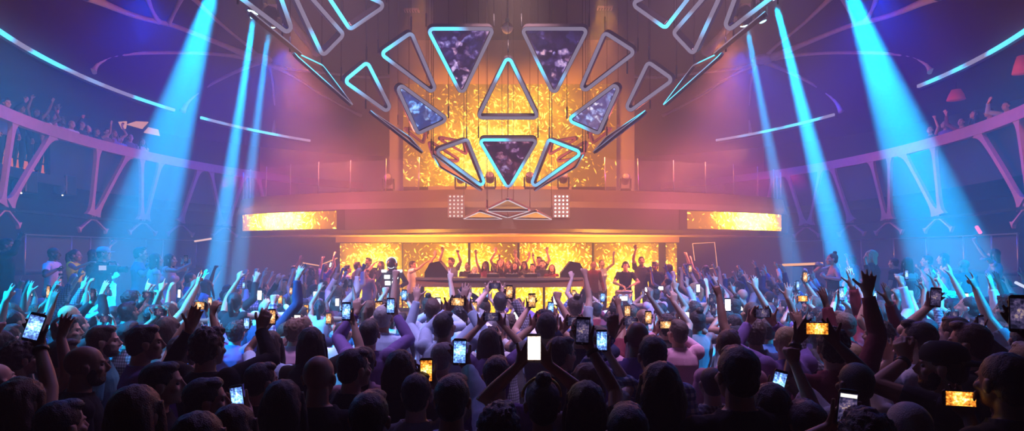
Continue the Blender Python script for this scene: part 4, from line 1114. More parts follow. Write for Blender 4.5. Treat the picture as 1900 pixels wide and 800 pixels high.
def fabric(name, c, rough=0.85, bump=0.25, bs=220):
    return mat('fabric_' + name, c, rough, 0.0, 0.25, bump, bs, 0.12, 5.0)
def plaid(name, a, b, c, scale=9.0):
    m, nt, out = nodes_mat(name)
    bs = N(nt, 'ShaderNodeBsdfPrincipled'); bs.inputs['Roughness'].default_value = 0.85
    tc = N(nt, 'ShaderNodeTexCoord'); sp = N(nt, 'ShaderNodeSeparateXYZ'); nt.links.new(tc.outputs['Object'], sp.inputs[0])
    def band(x): return MATH(nt, 'GREATER_THAN', MATH(nt, 'FRACT', MATH(nt, 'MULTIPLY', x, scale * 2.4)), 0.5)
    x = MATH(nt, 'ADD', sp.outputs[0], MATH(nt, 'MULTIPLY', sp.outputs[1], 0.6)); k = MATH(nt, 'MULTIPLY', MATH(nt, 'ADD', band(x), band(sp.outputs[2])), 0.5)
    nt.links.new(ramp(nt, k, [(0, a), (0.5, b), (1, c)]), bs.inputs['Base Color']); nt.links.new(bs.outputs[0], out.inputs[0])
    return m
SHIRTS = {'black': fabric('black', (0.012, 0.012, 0.014)), 'charcoal': fabric('charcoal', (0.04, 0.04, 0.045)), 'navy': fabric('navy', (0.025, 0.035, 0.10)), 'grey': fabric('grey', (0.22, 0.22, 0.24)),
          'white': fabric('white', (0.75, 0.75, 0.76)), 'pale blue': fabric('paleblue', (0.42, 0.55, 0.75)), 'purple': fabric('purple', (0.20, 0.12, 0.36)), 'burgundy': fabric('burgundy', (0.20, 0.03, 0.05)),
          'denim': fabric('denim', (0.10, 0.17, 0.34)), 'pink': fabric('pink', (0.65, 0.35, 0.45)), 'teal': fabric('teal', (0.05, 0.22, 0.26)), 'neon yellow': fabric('neon', (0.72, 0.85, 0.05)),
          'plaid': plaid('fabric_plaid', (0.05, 0.09, 0.26), (0.16, 0.24, 0.5), (0.62, 0.68, 0.85)), 'checked': plaid('fabric_check', (0.03, 0.03, 0.05), (0.12, 0.12, 0.15), (0.3, 0.3, 0.36), 16.0)}
PANTS = [fabric('jean', (0.03, 0.045, 0.09)), fabric('black_trouser', (0.012, 0.012, 0.014)), fabric('khaki', (0.14, 0.11, 0.08))]
SKINS = {'fair': mat('skin_fair', (0.62, 0.40, 0.31), 0.5, var=0.06, vscale=14), 'light': mat('skin_light', (0.52, 0.31, 0.22), 0.5, var=0.06, vscale=14), 'tan': mat('skin_tan', (0.38, 0.21, 0.14), 0.5, var=0.06, vscale=14),
         'brown': mat('skin_brown', (0.20, 0.10, 0.065), 0.48, var=0.06, vscale=14), 'dark': mat('skin_dark', (0.10, 0.05, 0.035), 0.45, var=0.06, vscale=14)}
HAIRC = {'black': mat('hair_black', (0.010, 0.009, 0.009), 0.45, bump=0.6, bscale=180), 'brown': mat('hair_brown', (0.045, 0.024, 0.014), 0.45, bump=0.6, bscale=180), 'chestnut': mat('hair_chestnut', (0.11, 0.05, 0.025), 0.45, bump=0.6, bscale=180),
         'blond': mat('hair_blond', (0.42, 0.29, 0.14), 0.5, bump=0.6, bscale=180), 'grey': mat('hair_grey', (0.32, 0.31, 0.31), 0.5, bump=0.6, bscale=180)}
M_SHOE = mat('shoe_leather', (0.02, 0.018, 0.018), 0.4)
M_PHONE = mat('phone_case', (0.015, 0.015, 0.017), 0.3, 0.3); M_PHONEW = mat('phone_case_white', (0.8, 0.8, 0.82), 0.3)
M_EYE = mat('eye_white', (0.22, 0.2, 0.19), 0.2); M_BAND = mat('wrist_band', (0.02, 0.02, 0.022), 0.4)
ALLP = []
def link_child(me, name, parent, m, M=None):
    o = bpy.data.objects.new(name, me); COL.objects.link(o); o.parent = parent
    if M is not None: o.matrix_local = M
    if len(me.materials) == 0: me.materials.append(m)
    o.material_slots[0].link = 'OBJECT'; o.material_slots[0].material = m
    return o
EYE_ME = None
def person(fg, loc, yaw, s, skin='light', shirt='black', hair=('short', 'black'), beard=False, pants=1, label=None, desc=None, eyes=False, glasses=False, band=None, headwear=None, group=None):
    """one body (top-level) with its clothing and hair as children"""
    o = bpy.data.objects.new('person', fg.body); COL.objects.link(o)
    if len(fg.body.materials) == 0: fg.body.materials.append(SKINS[skin])
    o.material_slots[0].link = 'OBJECT'; o.material_slots[0].material = SKINS[skin]
    o.location = loc; o.rotation_euler = (0, 0, math.radians(yaw)); o.scale = (s, s, s)
    o['category'] = 'person'
    if label: o['label'] = label
    if group: o['group'] = group
    if fg.shirt: link_child(fg.shirt, 'shirt', o, SHIRTS[shirt] if isinstance(shirt, str) else shirt)
    if fg.pants: link_child(fg.pants, 'trousers', o, PANTS[pants] if isinstance(pants, int) else pants)
    if fg.shoes: link_child(fg.shoes, 'shoes', o, M_SHOE)
    if hair and hair[0] != 'bald': link_child(hair_mesh(hair[0]), 'hair', o, HAIRC[hair[1]], fg.head)
    if beard: link_child(hair_mesh('beard'), 'beard', o, HAIRC[hair[1]], fg.head)
    if eyes:
        global EYE_ME
        if EYE_ME is None:
            e = MB(); e.sphere((0, 0, 0), (0.0105, 0.0105, 0.0095), 12, 8); EYE_ME = mesh_from('eye', e.v, e.f)
        for sx in (-1, 1): link_child(EYE_ME, 'eye', o, M_EYE, fg.head @ Matrix.Translation((sx * 0.031, 0.0715, 0.008)))
    if glasses:
        g = MB()
        for sx in (-1, 1):
            g.tube([(sx * 0.033 + 0.024 * math.cos(a), 0.098, 0.006 + 0.019 * math.sin(a)) for a in [2 * PI * k / 14 for k in range(15)]], 0.0025, 6); g.tube([(sx * 0.057, 0.096, 0.010), (sx * 0.085, 0.0, 0.012)], 0.002, 6)
        g.tube([(-0.010, 0.1, 0.01), (0.010, 0.1, 0.01)], 0.002, 6)
        link_child(mesh_from('glasses', g.v, g.f), 'glasses', o, M_DARK, fg.head)
    if band:
        Wp, f_, n_, ax = fg.wrist[band]; b = MB(); b.lathe([(0.030, -0.012), (0.036, -0.010), (0.036, 0.010), (0.030, 0.012)], Wp - ax * 0.03, ax, 16)
        link_child(mesh_from('wrist_band', b.v, b.f), 'wrist_band', o, M_BAND)
    if headwear in ('cap', 'backcap'):
        c = MB(); prof = [(0.094, 0), (0.096, 0.03), (0.086, 0.065), (0.055, 0.092), (0.005, 0.10)]
        c.lathe(prof, (0, -0.012, 0.036), None, 20)
        c.v = [V3((p.x * 0.94, (p.y + 0.012) * 1.1 - 0.012, p.z)) for p in c.v]
        sg = 1 if headwear == 'cap' else -1
        pr = [(x, sg * (0.075 + 0.085 * math.sqrt(max(0, 1 - (x / 0.08) ** 2))) - (0.02 if sg < 0 else 0), 0.040 - 0.012 * abs(x / 0.08)) for x in [-0.08 + 0.16 * k / 10 for k in range(11)]]
        b0 = len(c.v); q = [V3(p) for p in pr] + [V3((p[0], sg * 0.06 - (0.02 if sg < 0 else 0), 0.044)) for p in pr]
        q = q + [p + V3((0, 0, 0.006)) for p in q]
        fs = [(i, i + 1, 12 + i, 11 + i) for i in range(10)] + [(22 + i + 1, 22 + i, 33 + i, 34 + i) for i in range(10)] + [(i + 1, i, 22 + i, 23 + i) for i in range(10)]
        c.add(q, fs, True)
        link_child(mesh_from('cap', c.v, c.f), 'cap', o, mat('cap_cloth', (0.30, 0.5, 0.5), 0.8, bump=0.2, bscale=200) if headwear == 'cap' else SHIRTS['black'], fg.head)
    if headwear == 'headphones':
        c = MB(); c.tube([(0.088 * math.cos(a), -0.01, 0.03 + 0.105 * math.sin(a)) for a in [PI * k / 12 for k in range(13)]], 0.009, 6)
        for sx in (-1, 1): c.lathe([(0.038, -0.012), (0.04, 0.0), (0.034, 0.02)], (sx * 0.09, -0.01, -0.005), (sx, 0, 0), 16)
        link_child(mesh_from('headphones', c.v, c.f), 'headphones', o, M_DARK, fg.head)
    if headwear == 'hairband':
        c = MB(); c.tube([(0.093 * math.cos(a), 0.02 - 0.02 * math.sin(a), 0.036 + 0.098 * math.sin(a)) for a in [PI * k / 14 for k in range(15)]], 0.007, 6)
        link_child(mesh_from('hair_band', c.v, c.f), 'hair_band', o, mat('band_gold', (0.8, 0.6, 0.15), 0.3, 0.7), fg.head)
    o['_d'] = desc or ''
    ALLP.append(o)
    return o

# ------------------------------------------------------------------ phones
def phone_screen(name, kind, seed):
    """what the phone shows: the stage seen through it"""
    m, nt, out = nodes_mat(name)
    tc = N(nt, 'ShaderNodeTexCoord'); mp = N(nt, 'ShaderNodeMapping'); mp.inputs['Location'].default_value = (seed, 0, seed * 1.7); nt.links.new(tc.outputs['Object'], mp.inputs[0])
    n = N(nt, 'ShaderNodeTexNoise'); n.inputs['Scale'].default_value = 95.0; n.inputs['Detail'].default_value = 3; nt.links.new(mp.outputs[0], n.inputs['Vector'])
    g = N(nt, 'ShaderNodeSeparateXYZ'); nt.links.new(tc.outputs['Generated'], g.inputs[0])
    def hump(x, k): return MATH(nt, 'SUBTRACT', 1.0, MATH(nt, 'MULTIPLY', MATH(nt, 'ABSOLUTE', MATH(nt, 'SUBTRACT', x, 0.5)), k), clamp=True)
    pic = MATH(nt, 'ADD', MATH(nt, 'MULTIPLY', n.outputs['Fac'], 0.75), MATH(nt, 'MULTIPLY', MATH(nt, 'MULTIPLY', hump(g.outputs[2], 1.9), hump(g.outputs[0], 1.0)), 0.32))
    st = {'stage': [(0.3, (0.03, 0.02, 0.04)), (0.45, (0.35, 0.15, 0.06)), (0.58, (1.0, 0.5, 0.15)), (0.7, (1.0, 0.9, 0.7))], 'white': [(0.2, (0.55, 0.45, 0.5)), (0.38, (0.9, 0.8, 0.8)), (0.55, (0.95, 0.95, 1)), (0.75, (1, 1, 1))],
          'blue': [(0.3, (0.02, 0.03, 0.12)), (0.45, (0.1, 0.2, 0.6)), (0.58, (0.3, 0.7, 1.0)), (0.72, (0.95, 0.98, 1))], 'dim': [(0.35, (0.01, 0.01, 0.03)), (0.5, (0.06, 0.05, 0.14)), (0.62, (0.2, 0.14, 0.3)), (0.75, (0.7, 0.5, 0.4))],
          'glow': [(0.25, (0.35, 0.22, 0.2)), (0.45, (1.0, 0.7, 0.5)), (0.6, (1, 0.95, 0.9)), (0.8, (1, 1, 1))], 'red': [(0.35, (0.03, 0.0, 0.02)), (0.5, (0.2, 0.02, 0.05)), (0.62, (0.6, 0.06, 0.05)), (0.75, (0.9, 0.3, 0.2))], 'fire': [(0.3, (0.08, 0.02, 0.0)), (0.45, (0.7, 0.2, 0.02)), (0.58, (1, 0.6, 0.08)), (0.72, (1, 0.95, 0.6))]}[kind]
    e = N(nt, 'ShaderNodeEmission'); nt.links.new(ramp(nt, pic, st), e.inputs[0]); e.inputs[1].default_value = {'dim': 0.7, 'red': 0.9, 'white': 2.2, 'glow': 3.0}.get(kind, 1.6)
    nt.links.new(e.outputs[0], out.inputs[0])
    return m
SCREENS = {}
def screen_mat(kind):
    L_ = SCREENS.setdefault(kind, [])
    if len(L_) < 3: L_.append(phone_screen('phone_screen_%s_%d' % (kind, len(L_)), kind, 1.3 + 2.1 * len(L_)))
    return L_[len(ALLPH) % len(L_)]
ALLPH = []; PH = {}
def phone_meshes(big):
    if big in PH: return PH[big]
    w_, h_ = (0.072, 0.145) if not big else (0.17, 0.24)
    t_ = 0.0042
    b = MB(); r = 0.010; o = []
    for cx, cz, a0 in ((w_ / 2 - r, h_ / 2 - r, 0), (-w_ / 2 + r, h_ / 2 - r, 90), (-w_ / 2 + r, -h_ / 2 + r, 180), (w_ / 2 - r, -h_ / 2 + r, 270)):
        for k in range(5): a = math.radians(a0 + 22.5 * k); o.append((cx + r * math.cos(a), cz + r * math.sin(a)))
    n = len(o); pts = []
    for f_, y in ((0.97, -t_), (1, -t_ * 0.5), (1, t_ * 0.5), (0.97, t_)): pts += [V3((x * f_, y, z * f_)) for x, z in o]
    fs = [tuple(range(n)), tuple(reversed(range(3 * n, 4 * n)))]
    for q in range(3): fs += [(q * n + (k + 1) % n, q * n + k, (q + 1) * n + k, (q + 1) * n + (k + 1) % n) for k in range(n)]
    b.add(pts, fs)
    b.lathe([(0.007, 0.0), (0.007, 0.003), (0.004, 0.004)], (-w_ / 2 + 0.014, t_, h_ / 2 - 0.014), (0, 1, 0), 10)
    body = mesh_from('phone_body', b.v, b.f, False)
    s_ = MB(); sw, sh = w_ / 2 - 0.004, h_ / 2 - 0.014
    s_.add([(-sw, -t_ - 0.0008, -sh), (sw, -t_ - 0.0008, -sh), (sw, -t_ - 0.0008, sh), (-sw, -t_ - 0.0008, sh), (-sw, -t_ - 0.0001, -sh), (sw, -t_ - 0.0001, -sh), (sw, -t_ - 0.0001, sh), (-sw, -t_ - 0.0001, sh)],
           [(0, 1, 2, 3), (7, 6, 5, 4), (1, 0, 4, 5), (3, 2, 6, 7), (0, 3, 7, 4), (2, 1, 5, 6)])
    scr = mesh_from('phone_screen', s_.v, s_.f, False)
    h = MB(); h.lathe([(0.005, 0), (0.005, 0.0008)], (0, -t_, -h_ / 2 + 0.008), (0, -1, 0), 10); hb = mesh_from('home_button', h.v, h.f, False)
    PH[big] = (body, scr, hb); return PH[big]
def phone(M, kind, label=None, white=False, big=False, s=1.0, desc=''):
    bm_, sm_, hb = phone_meshes(big)
    o = bpy.data.objects.new('tablet' if big else 'phone', bm_); COL.objects.link(o); o['category'] = 'tablet' if big else 'phone'
    mc = M_PHONEW if white else M_PHONE
    if len(bm_.materials) == 0: bm_.materials.append(mc)
    o.material_slots[0].link = 'OBJECT'; o.material_slots[0].material = mc
    o.matrix_world = M @ Matrix.Scale(s, 4)
    link_child(sm_, 'screen', o, screen_mat(kind)); link_child(hb, 'home_button', o, M_STEEL)
    if label: o['label'] = label
    o['_d'] = desc; ALLPH.append(o)
    return o

def arm_phone(c, side, up=(0, 0, 1), nrm=(0, -1, 0)):
    """arm spec that holds a phone centred at c with the screen along nrm; side +1 right hand"""
    c = V3(c); n = V3(nrm).normalized(); u = V3(up); u = (u - n * u.dot(n)).normalized(); r = u.cross(n) * -1.0
    r = n.cross(u) * -1 if False else u.cross(n)      # points to the holder's right when n looks back at the holder
    f = (r * -0.55 * side + u * 0.83).normalized()
    palm = c - n * 0.024 - u * 0.040 + r * side * 0.012
    return dict(w=palm - f * 0.055, f=f, n=n, k='grip')
def phone_matrix(c, up, nrm):
    """phone frame: local -Y is the screen side, local Z its long axis"""
    n = V3(nrm).normalized(); u = V3(up); u = (u - n * u.dot(n)).normalized(); y = -n; x = y.cross(u)
    M = Matrix((x, y, u)).transposed().to_4x4(); M.translation = c
    return M
# ------------------------------------------------------------------ the crowd
FWD, BACK = V3((0, 1, 0)), V3((0, -1, 0))
ORD = ['first', 'second', 'third', 'fourth', 'fifth', 'sixth', 'seventh', 'eighth', 'ninth', 'tenth', 'eleventh', 'twelfth', 'thirteenth', 'fourteenth', 'fifteenth', 'sixteenth', 'seventeenth', 'eighteenth', 'nineteenth', 'twentieth',
       '21st', '22nd', '23rd', '24th', '25th', '26th', '27th', '28th', '29th', '30th']
PHPOS = []         # where placed phones show: pixel and depth
TAKEN = []          # (x, y) of everyone standing on the dance floor
def free(x, y, d):
    return all((x - a) ** 2 + (y - b) ** 2 >= d * d for a, b in TAKEN)

def custom(px, topy, Y, yaw, R=None, L=None, B=None, z0=0.0, lod='near', head=(0, 0, 0), white=False, big=False, **kw):
    """a posed person whose head top shows at (px, topy) at depth Y; hands and phones are given as targets on the picture with a depth"""
    bkeys = ('female', 'lean', 'sleeves', 'hem', 'neck', 'wide', 'loose', 'strapless', 'dress')
    bk = {k: kw.pop(k) for k in bkeys if k in kw}
    ztop = CAMZ - (topy - HOR) / F * Y
    s = min(1.09, max(0.88, (ztop - z0) / 1.762)); loc = V3(((px - 950) / F * Y, Y, z0))
    if z0 == 0: TAKEN.append((loc.x, loc.y))
    M = Matrix.Translation(loc) @ Matrix.Rotation(math.radians(yaw), 4, 'Z') @ Matrix.Scale(s, 4); Mi = M.inverted(); Ri = Matrix.Rotation(math.radians(-yaw), 3, 'Z')
    specs = {}; todo = []
    for side, A in ((1, R), (-1, L)):
        if A is None: continue
        if A[0] == 'phone':
            _, qx, qy, qY, ori, scr = A[:6]; tilt = A[6] if len(A) > 6 else 0
            c = Mi @ P(qx, qy, qY); upw = V3((math.sin(math.radians(tilt)), 0, math.cos(math.radians(tilt)))); nw = V3((-qx / 1900 + 0.5, -1.6, 0.05)).normalized()
            up_l = Ri @ upw; n_l = Ri @ nw
            specs[side] = arm_phone(c, side, up_l, n_l); todo.append((c, up_l if ori == 'P' else up_l.cross(n_l), n_l, scr, [side]))
        else:
            k, qx, qy, qY = A[:4]; w_ = Mi @ P(qx, qy, qY)
            f = Ri @ (V3(A[4]) if len(A) > 4 else V3((0.05 * side, 0.25, 1))); n = Ri @ (V3(A[5]) if len(A) > 5 else V3((0, 1, -0.1)))
            specs[side] = dict(w=w_, f=f, n=n, k=k)
        if kw.get('pole%d' % side): specs[side]['pole'] = kw.pop('pole%d' % side)
    if B:
        _, qx, qy, qY, ori, scr = B[:6]
        c = Mi @ P(qx, qy, qY); n_l = Ri @ V3((-qx / 1900 + 0.5, -1.6, 0.05)).normalized(); up_l = V3((0, 0, 1)); r = up_l.cross(n_l).normalized()
        o_ = 0.030 if ori == 'P' else 0.068
        if big: o_ = 0.09
        for side in (1, -1): specs[side] = arm_phone(c + r * side * o_, side, up_l, n_l)
        todo.append((c, up_l if ori == 'P' else up_l.cross(n_l), n_l, scr, [1, -1]))
    fg = build_figure(R=specs.get(1), L=specs.get(-1), lod=lod, yaw=head[0], pitch=head[1], roll=head[2], seed=len(ALLP), **bk)
    lab = kw.pop('label', None); plab = kw.pop('plabel', None)
    o = person(fg, loc, yaw, s, label=lab, **kw)
    for c, u, n, scr, sides in todo:
        d = V3((0, 0, 0))
        for sd in sides: d += (fg.wrist['R' if sd > 0 else 'L'][0] - specs[sd]['w']) / len(sides)
        phone(M @ phone_matrix(c + d, u, n) , scr, plab, white, big, 1.0)
    return o
def desc_of(hair, hc, shirt, gesture):
    hs = {'short': '%s hair', 'crop': 'cropped %s hair', 'curly': 'curly %s hair', 'bun': '%s hair bun', 'pony': '%s ponytail', 'fade': '%s fade cut', 'quiff': 'swept %s hair', 'long': 'long %s hair', 'bob': '%s bob', 'wavy': 'wavy %s hair', 'buzz': 'shaved %s hair', 'bald': 'bald head'}[hair]
    return 'person, %s, %s top, %s' % (hs % hc if '%s' in hs else hs, shirt, gesture)

# --- people nearest the camera, each posed on their own
custom(150, 640, 3.4, -52, skin='tan', hair=('bald', 'black'), beard=True, shirt='black', label='bald bearded person in black facing right, at the front left', eyes=True)
custom(262, 603, 4.0, -55, skin='tan', hair=('short', 'black'), shirt='purple', sleeves='long', label='dark haired person in purple jacket facing right, behind the bald bearded one', eyes=True)
custom(382, 609, 3.7, -18, R=('relax', 484, 612, 4.05, (0.25, 0.2, 1), (-0.3, 1, 0)), L=('grip', 352, 612, 4.0, (0.3, 0.1, 1), (0.6, -0.8, 0)), skin='light', hair=('curly', 'brown'), shirt='black', sleeves='long', label='curly haired person in black sleeves raising both arms at left')
custom(293, 672, 3.15, -66, skin='light', hair=('short', 'black'), shirt='black', label='person in black profile facing right below the purple jacket', eyes=True)
custom(246, 716, 2.3, -8, skin='light', hair=('long', 'chestnut'), shirt='charcoal', female=True, label='long haired person seen from behind at the bottom left')
custom(33, 702, 2.7, -15, R=('phone', 63, 588, 2.95, 'P', 'blue', 18), skin='tan', hair=('wavy', 'chestnut'), shirt='black', female=True, band='R', label='wavy haired person at the bottom left corner holding up a phone', plabel='tilted phone with pale blue screen raised at the far left')
custom(374, 702, 2.95, -60, skin='light', hair=('short', 'black'), R=('phone', 440, 738, 3.25, 'P', 'blue', -8), shirt='black', label='short haired person in black profile holding a low phone at left', plabel='low phone with blue and gold picture at the front left', eyes=True)
custom(362, 766, 2.12, -10, skin='light', hair=('long', 'brown'), shirt='black', female=True, label='brown long haired head cut by the bottom edge at left')
custom(480, 674, 3.5, -38, skin='light', hair=('short', 'black'), shirt='charcoal', label='dark haired person in charcoal turned right, front row left of the bald one')
custom(589, 658, 3.05, -4, skin='tan', hair=('bald', 'black'), shirt='black', sleeves='long', wide=1.08, label='bald broad person in black jacket seen from behind, front centre left')
custom(652, 648, 3.5, -42, skin='light', hair=('short', 'black'), shirt='black', label='dark haired person right behind the bald broad one, face turned right')
custom(523, 706, 2.8, -5, skin='tan', hair=('bob', 'black'), shirt='black', female=True, label='black bob haired person in black, front row left of the bald one')
custom(742, 650, 3.45, 4, skin='tan', hair=('bob', 'black'), shirt='charcoal', female=True, label='black bob haired person in charcoal, front centre')
custom(684, 728, 2.45, 0, skin='light', hair=('short', 'black'), shirt='black', wide=1.05, label='short black haired person in black, lowest at front centre left')
custom(772, 694, 3.12, -4, R=('phone', 791, 688, 3.2, 'P', 'fire', 0), skin='light', hair=('short', 'black'), shirt='grey', label='dark haired person in patterned grey top peering at a small phone', plabel='small phone with fire picture between two front heads')
custom(838, 697, 2.72, -6, R=('phone', 850, 642, 3.2, 'P', 'blue', 2), skin='tan', hair=('short', 'black'), shirt='pale blue', sleeves='long', label='person in pale blue shirt raising a bright phone at front centre', plabel='bright blue upright phone raised at front centre')
custom(819, 637, 4.3, -12, skin='fair', hair=('short', 'grey'), shirt='white', sleeves='long', label='grey haired person in white shirt behind the bright blue phone')
custom(921, 662, 3.4, 0, skin='light', hair=('short', 'black'), shirt='purple', label='short haired person in purple top left of the white phone')
custom(1007, 705, 2.72, 4, B=('phone', 991, 646, 2.92, 'P', 'glow'), white=True, skin='tan', hair=('bun', 'black'), headwear='hairband', female=True, sleeves='none', shirt='black', label='person with gold hair band holding a white phone in both hands', plabel='glowing white phone held in two hands at front centre')
custom(1037, 625, 3.9, -56, skin='tan', hair=('short', 'black'), shirt='charcoal', label='dark haired person facing right just behind the white phone', eyes=True)
custom(1088, 708, 2.7, 0, R=('phone', 1081, 614, 3.0, 'P', 'dim', 3), skin='tan', hair=('long', 'black'), female=True, shirt='black', sleeves='short', band='R', label='long black haired person raising a dim phone right of centre', plabel='dim upright phone raised right of the white phone')
custom(1212, 624, 3.6, 4, L=('relax', 1136, 622, 3.85, (0.05, 0.1, 1), (0, 1, -0.1)), skin='light', hair=('short', 'black'), shirt='plaid', sleeves='long', label='person in blue plaid shirt raising the left arm high')
custom(1228, 672, 2.75, 2, skin='tan', hair=('bob', 'black'), female=True, shirt='black', label='black bob haired person in front of the blue plaid shirt')
custom(1372, 644, 2.65, 8, skin='light', hair=('short', 'black'), shirt='black', wide=1.06, label='tall broad dark haired person in black, front right of centre')
custom(1322, 681, 3.7, 0, skin='light', hair=('buzz', 'brown'), shirt='checked', label='shaved head person in checked shirt beside the tall broad one')
custom(1592, 672, 3.1, 8, B=('phone', 1516, 610, 3.4, 'L', 'fire'), skin='dark', hair=('buzz', 'black'), shirt='white', sleeves='short', band='L', label='shaved dark person in white shirt filming with a phone at right', plabel='sideways phone with fiery picture at right')
custom(1432, 712, 2.75, 4, R=('fist', 1474, 676, 3.1), L=('phone', 1454, 690, 3.25, 'P', 'blue', 14), skin='light', hair=('long', 'black'), female=True, shirt='charcoal', sleeves='none', label='long black haired person with raised fist and tilted phone at right', plabel='tilted phone with bright blue picture right of the tall head')
custom(1710, 597, 3.9, 40, L=('open', 1648, 672, 4.1, (-0.1, 0.1, 1), (0.2, 1, 0)), skin='light', hair=('quiff', 'black'), shirt='white', label='dark quiffed person in white collar facing left, right side', eyes=True)
custom(1758, 636, 3.05, 52, L=('hold', 1682, 668, 3.2, (-0.3, 0.2, 1), (0.6, 0.4, 0)), skin='light', hair=('short', 'black'), beard=True, headwear='backcap', band='L', shirt='charcoal', label='bearded person in backwards black cap facing left, front right', eyes=True)
custom(1806, 600, 3.6, 42, skin='light', hair=('quiff', 'chestnut'), shirt='black', label='slicked chestnut haired person in black facing left, front right', eyes=True)
custom(1776, 588, 4.4, 20, L=('phone', 1736, 552, 4.5, 'P', 'dim', 4), skin='fair', hair=('short', 'brown'), shirt='pale blue', label='person with bare arm stretched up holding a thin phone, right side', plabel='thin dark phone at the top of a stretched arm, right side')
custom(1612, 764, 2.1, 6, L=('phone', 1572, 757, 2.3, 'P', 'dim', 6), skin='tan', hair=('curly', 'brown'), female=True, shirt='black', label='curly brown head cut by the bottom edge at right', plabel='dark phone beside the curly head at the bottom right')
custom(1690, 745, 2.35, 0, R=('phone', 1782, 740, 2.6, 'L', 'fire', 0), skin='brown', hair=('buzz', 'grey'), shirt='navy', label='grey shaved head at the bottom right filming sideways', plabel='sideways phone with orange and white picture at the bottom right')
custom(1872, 655, 2.5, 8, R=('phone', 1892, 582, 2.45, 'P', 'dim', 0), skin='brown', hair=('pony', 'black'), female=True, shirt='black', label='ponytailed person at the right edge holding a big phone', plabel='large near phone at the right picture edge')
custom(1893, 700, 2.9, 45, skin='tan', hair=('short', 'black'), shirt='charcoal', label='dark profile person at the lower right corner', eyes=True)
custom(118, 588, 5.0, -60, skin='light', hair=('short', 'black'), shirt='navy', label='cyan lit face looking right below the left terrace', eyes=True)
custom(186, 604, 4.45, -62, skin='fair', hair=('short', 'brown'), shirt='teal', label='cyan lit bearded face looking right at left', beard=True, eyes=True)
custom(112, 630, 4.1, -35, skin='tan', hair=('short', 'black'), shirt='black', label='dark head above the bald bearded person at left')
custom(30, 634, 3.9, -30, skin='tan', hair=('curly', 'black'), shirt='black', label='dark curly head at the far left edge')
custom(430, 752, 2.45, -12, skin='light', hair=('bob', 'brown'), female=True, shirt='black', label='brown bob haired person at the bottom between two phones')
custom(1165, 752, 2.3, 0, skin='light', hair=('short', 'black'), shirt='black', label='short haired dark head at the bottom right of centre')
custom(925, 752, 2.35, 0, skin='tan', hair=('curly', 'black'), shirt='black', label='curly dark head at the bottom centre')
custom(1500, 745, 2.6, 6, skin='light', hair=('short', 'brown'), shirt='black', label='short brown haired head at the bottom, left of the curly one')
custom(105, 745, 2.55, -20, skin='light', hair=('short', 'black'), shirt='black', label='short dark haired person low at the bottom left')

# --- templates shared by the rest of the crowd
TPL = {}
def tpl(kind, female=False, sleeves='short', lod='mid', var=0):
    key = (kind, female, sleeves, lod, var)
    if key in TPL: return TPL[key]
    r = random.Random(str(key)); j = lambda a: r.uniform(-a, a)
    yaw = j(25); pitch = 8 + j(6); lean = 3 + j(3); ph = None; R = L = None; g = ''
    PH_Z = {'lo': (0.36, 1.70), 'mid': (0.36, 1.84), 'hi': (0.28, 1.97)}
    if kind[:2] in ('R_', 'L_', 'B_', 'W_'):
        h = kind[2:]; yy, zz = PH_Z[h]; sd = 1 if kind[0] == 'R' else -1
        if kind[0] in 'RL':
            c = V3((sd * 0.11 + j(0.04), yy, zz)); A = arm_phone(c, sd)
            if sd > 0: R = A
            else: L = A
            if var % 2: 
                q = dict(w=(-sd * (0.2 + j(.06)), 0.3, 1.86 + j(.08)), f=(-sd * 0.1, 0.3, 1), n=(0, 1, 0), k=r.choice(['open', 'relax', 'fist', 'point']))
                if sd > 0: L = q
                else: R = q
            ph = (c, V3((0, 0, 1)), 1)
        else:
            c = V3((0, yy - 0.03, zz - 0.02)); o_ = 0.028 if kind[0] == 'B' else 0.066
            R = arm_phone(c + V3((o_, 0, 0)), 1); L = arm_phone(c - V3((o_, 0, 0)), -1); ph = (c, V3((0, 0, 1)) if kind[0] == 'B' else V3((1, 0, 0)), 2)
        g = 'phone raised' if kind[0] in 'RL' else 'two-handed phone'
    elif kind in ('open', 'fist', 'point', 'peace', 'horns', 'relax'):
        sd = 1 if var % 2 == 0 else -1
        A = dict(w=(sd * (0.24 + j(.08)), 0.22 + j(.12), 1.93 + j(.06)), f=(sd * 0.08 + j(.15), 0.25, 1), n=(j(.3), 1, 0), k=kind)
        if sd > 0: R = A
        else: L = A
        g = {'open': 'open hand up', 'fist': 'fist up', 'point': 'finger pointing up', 'peace': 'two fingers up', 'horns': 'horned hand up', 'relax': 'loose hand up'}[kind]
    elif kind == 'both':
        R = dict(w=(0.26 + j(.07), 0.22 + j(.1), 1.93 + j(.06)), f=(0.1, 0.25, 1), n=(0, 1, 0), k=r.choice(['open', 'relax'])); L = dict(w=(-0.26 + j(.07), 0.25 + j(.1), 1.91 + j(.06)), f=(-0.1, 0.25, 1), n=(0, 1, 0), k=r.choice(['open', 'fist', 'peace']))
        g = 'both arms up'
    elif kind == 'reach':
        R = dict(w=(0.2, 0.45, 1.72), f=(0.1, 0.9, 0.5), n=(0, 0.4, -1), k='open'); g = 'arm stretched forward'
    elif kind == 'drink':
        R = dict(w=(0.16, 0.3, 1.38), f=(-0.5, 0.6, 0.3), n=(-0.8, -0.3, 0), k='hold', pole=(0.6, -0.4, -0.8)); g = 'forearm lifted'
    else: g = 'arms down'
    fg = build_figure(R=R, L=L, female=female, yaw=yaw, pitch=pitch, lean=lean, sleeves=sleeves, lod=lod, seed=var)
    fg.ph = None
    if ph:
        c, u, n_ = ph; d = V3((0, 0, 0))
        if n_ == 1: s0 = 'R' if kind[0] == 'R' else 'L'; d = fg.wrist[s0][0] - (R if kind[0] == 'R' else L)['w']
        else: d = ((fg.wrist['R'][0] - R['w']) + (fg.wrist['L'][0] - L['w'])) / 2
        fg.ph = (c + d, u)
    fg.g = g
    TPL[key] = fg
    return fg
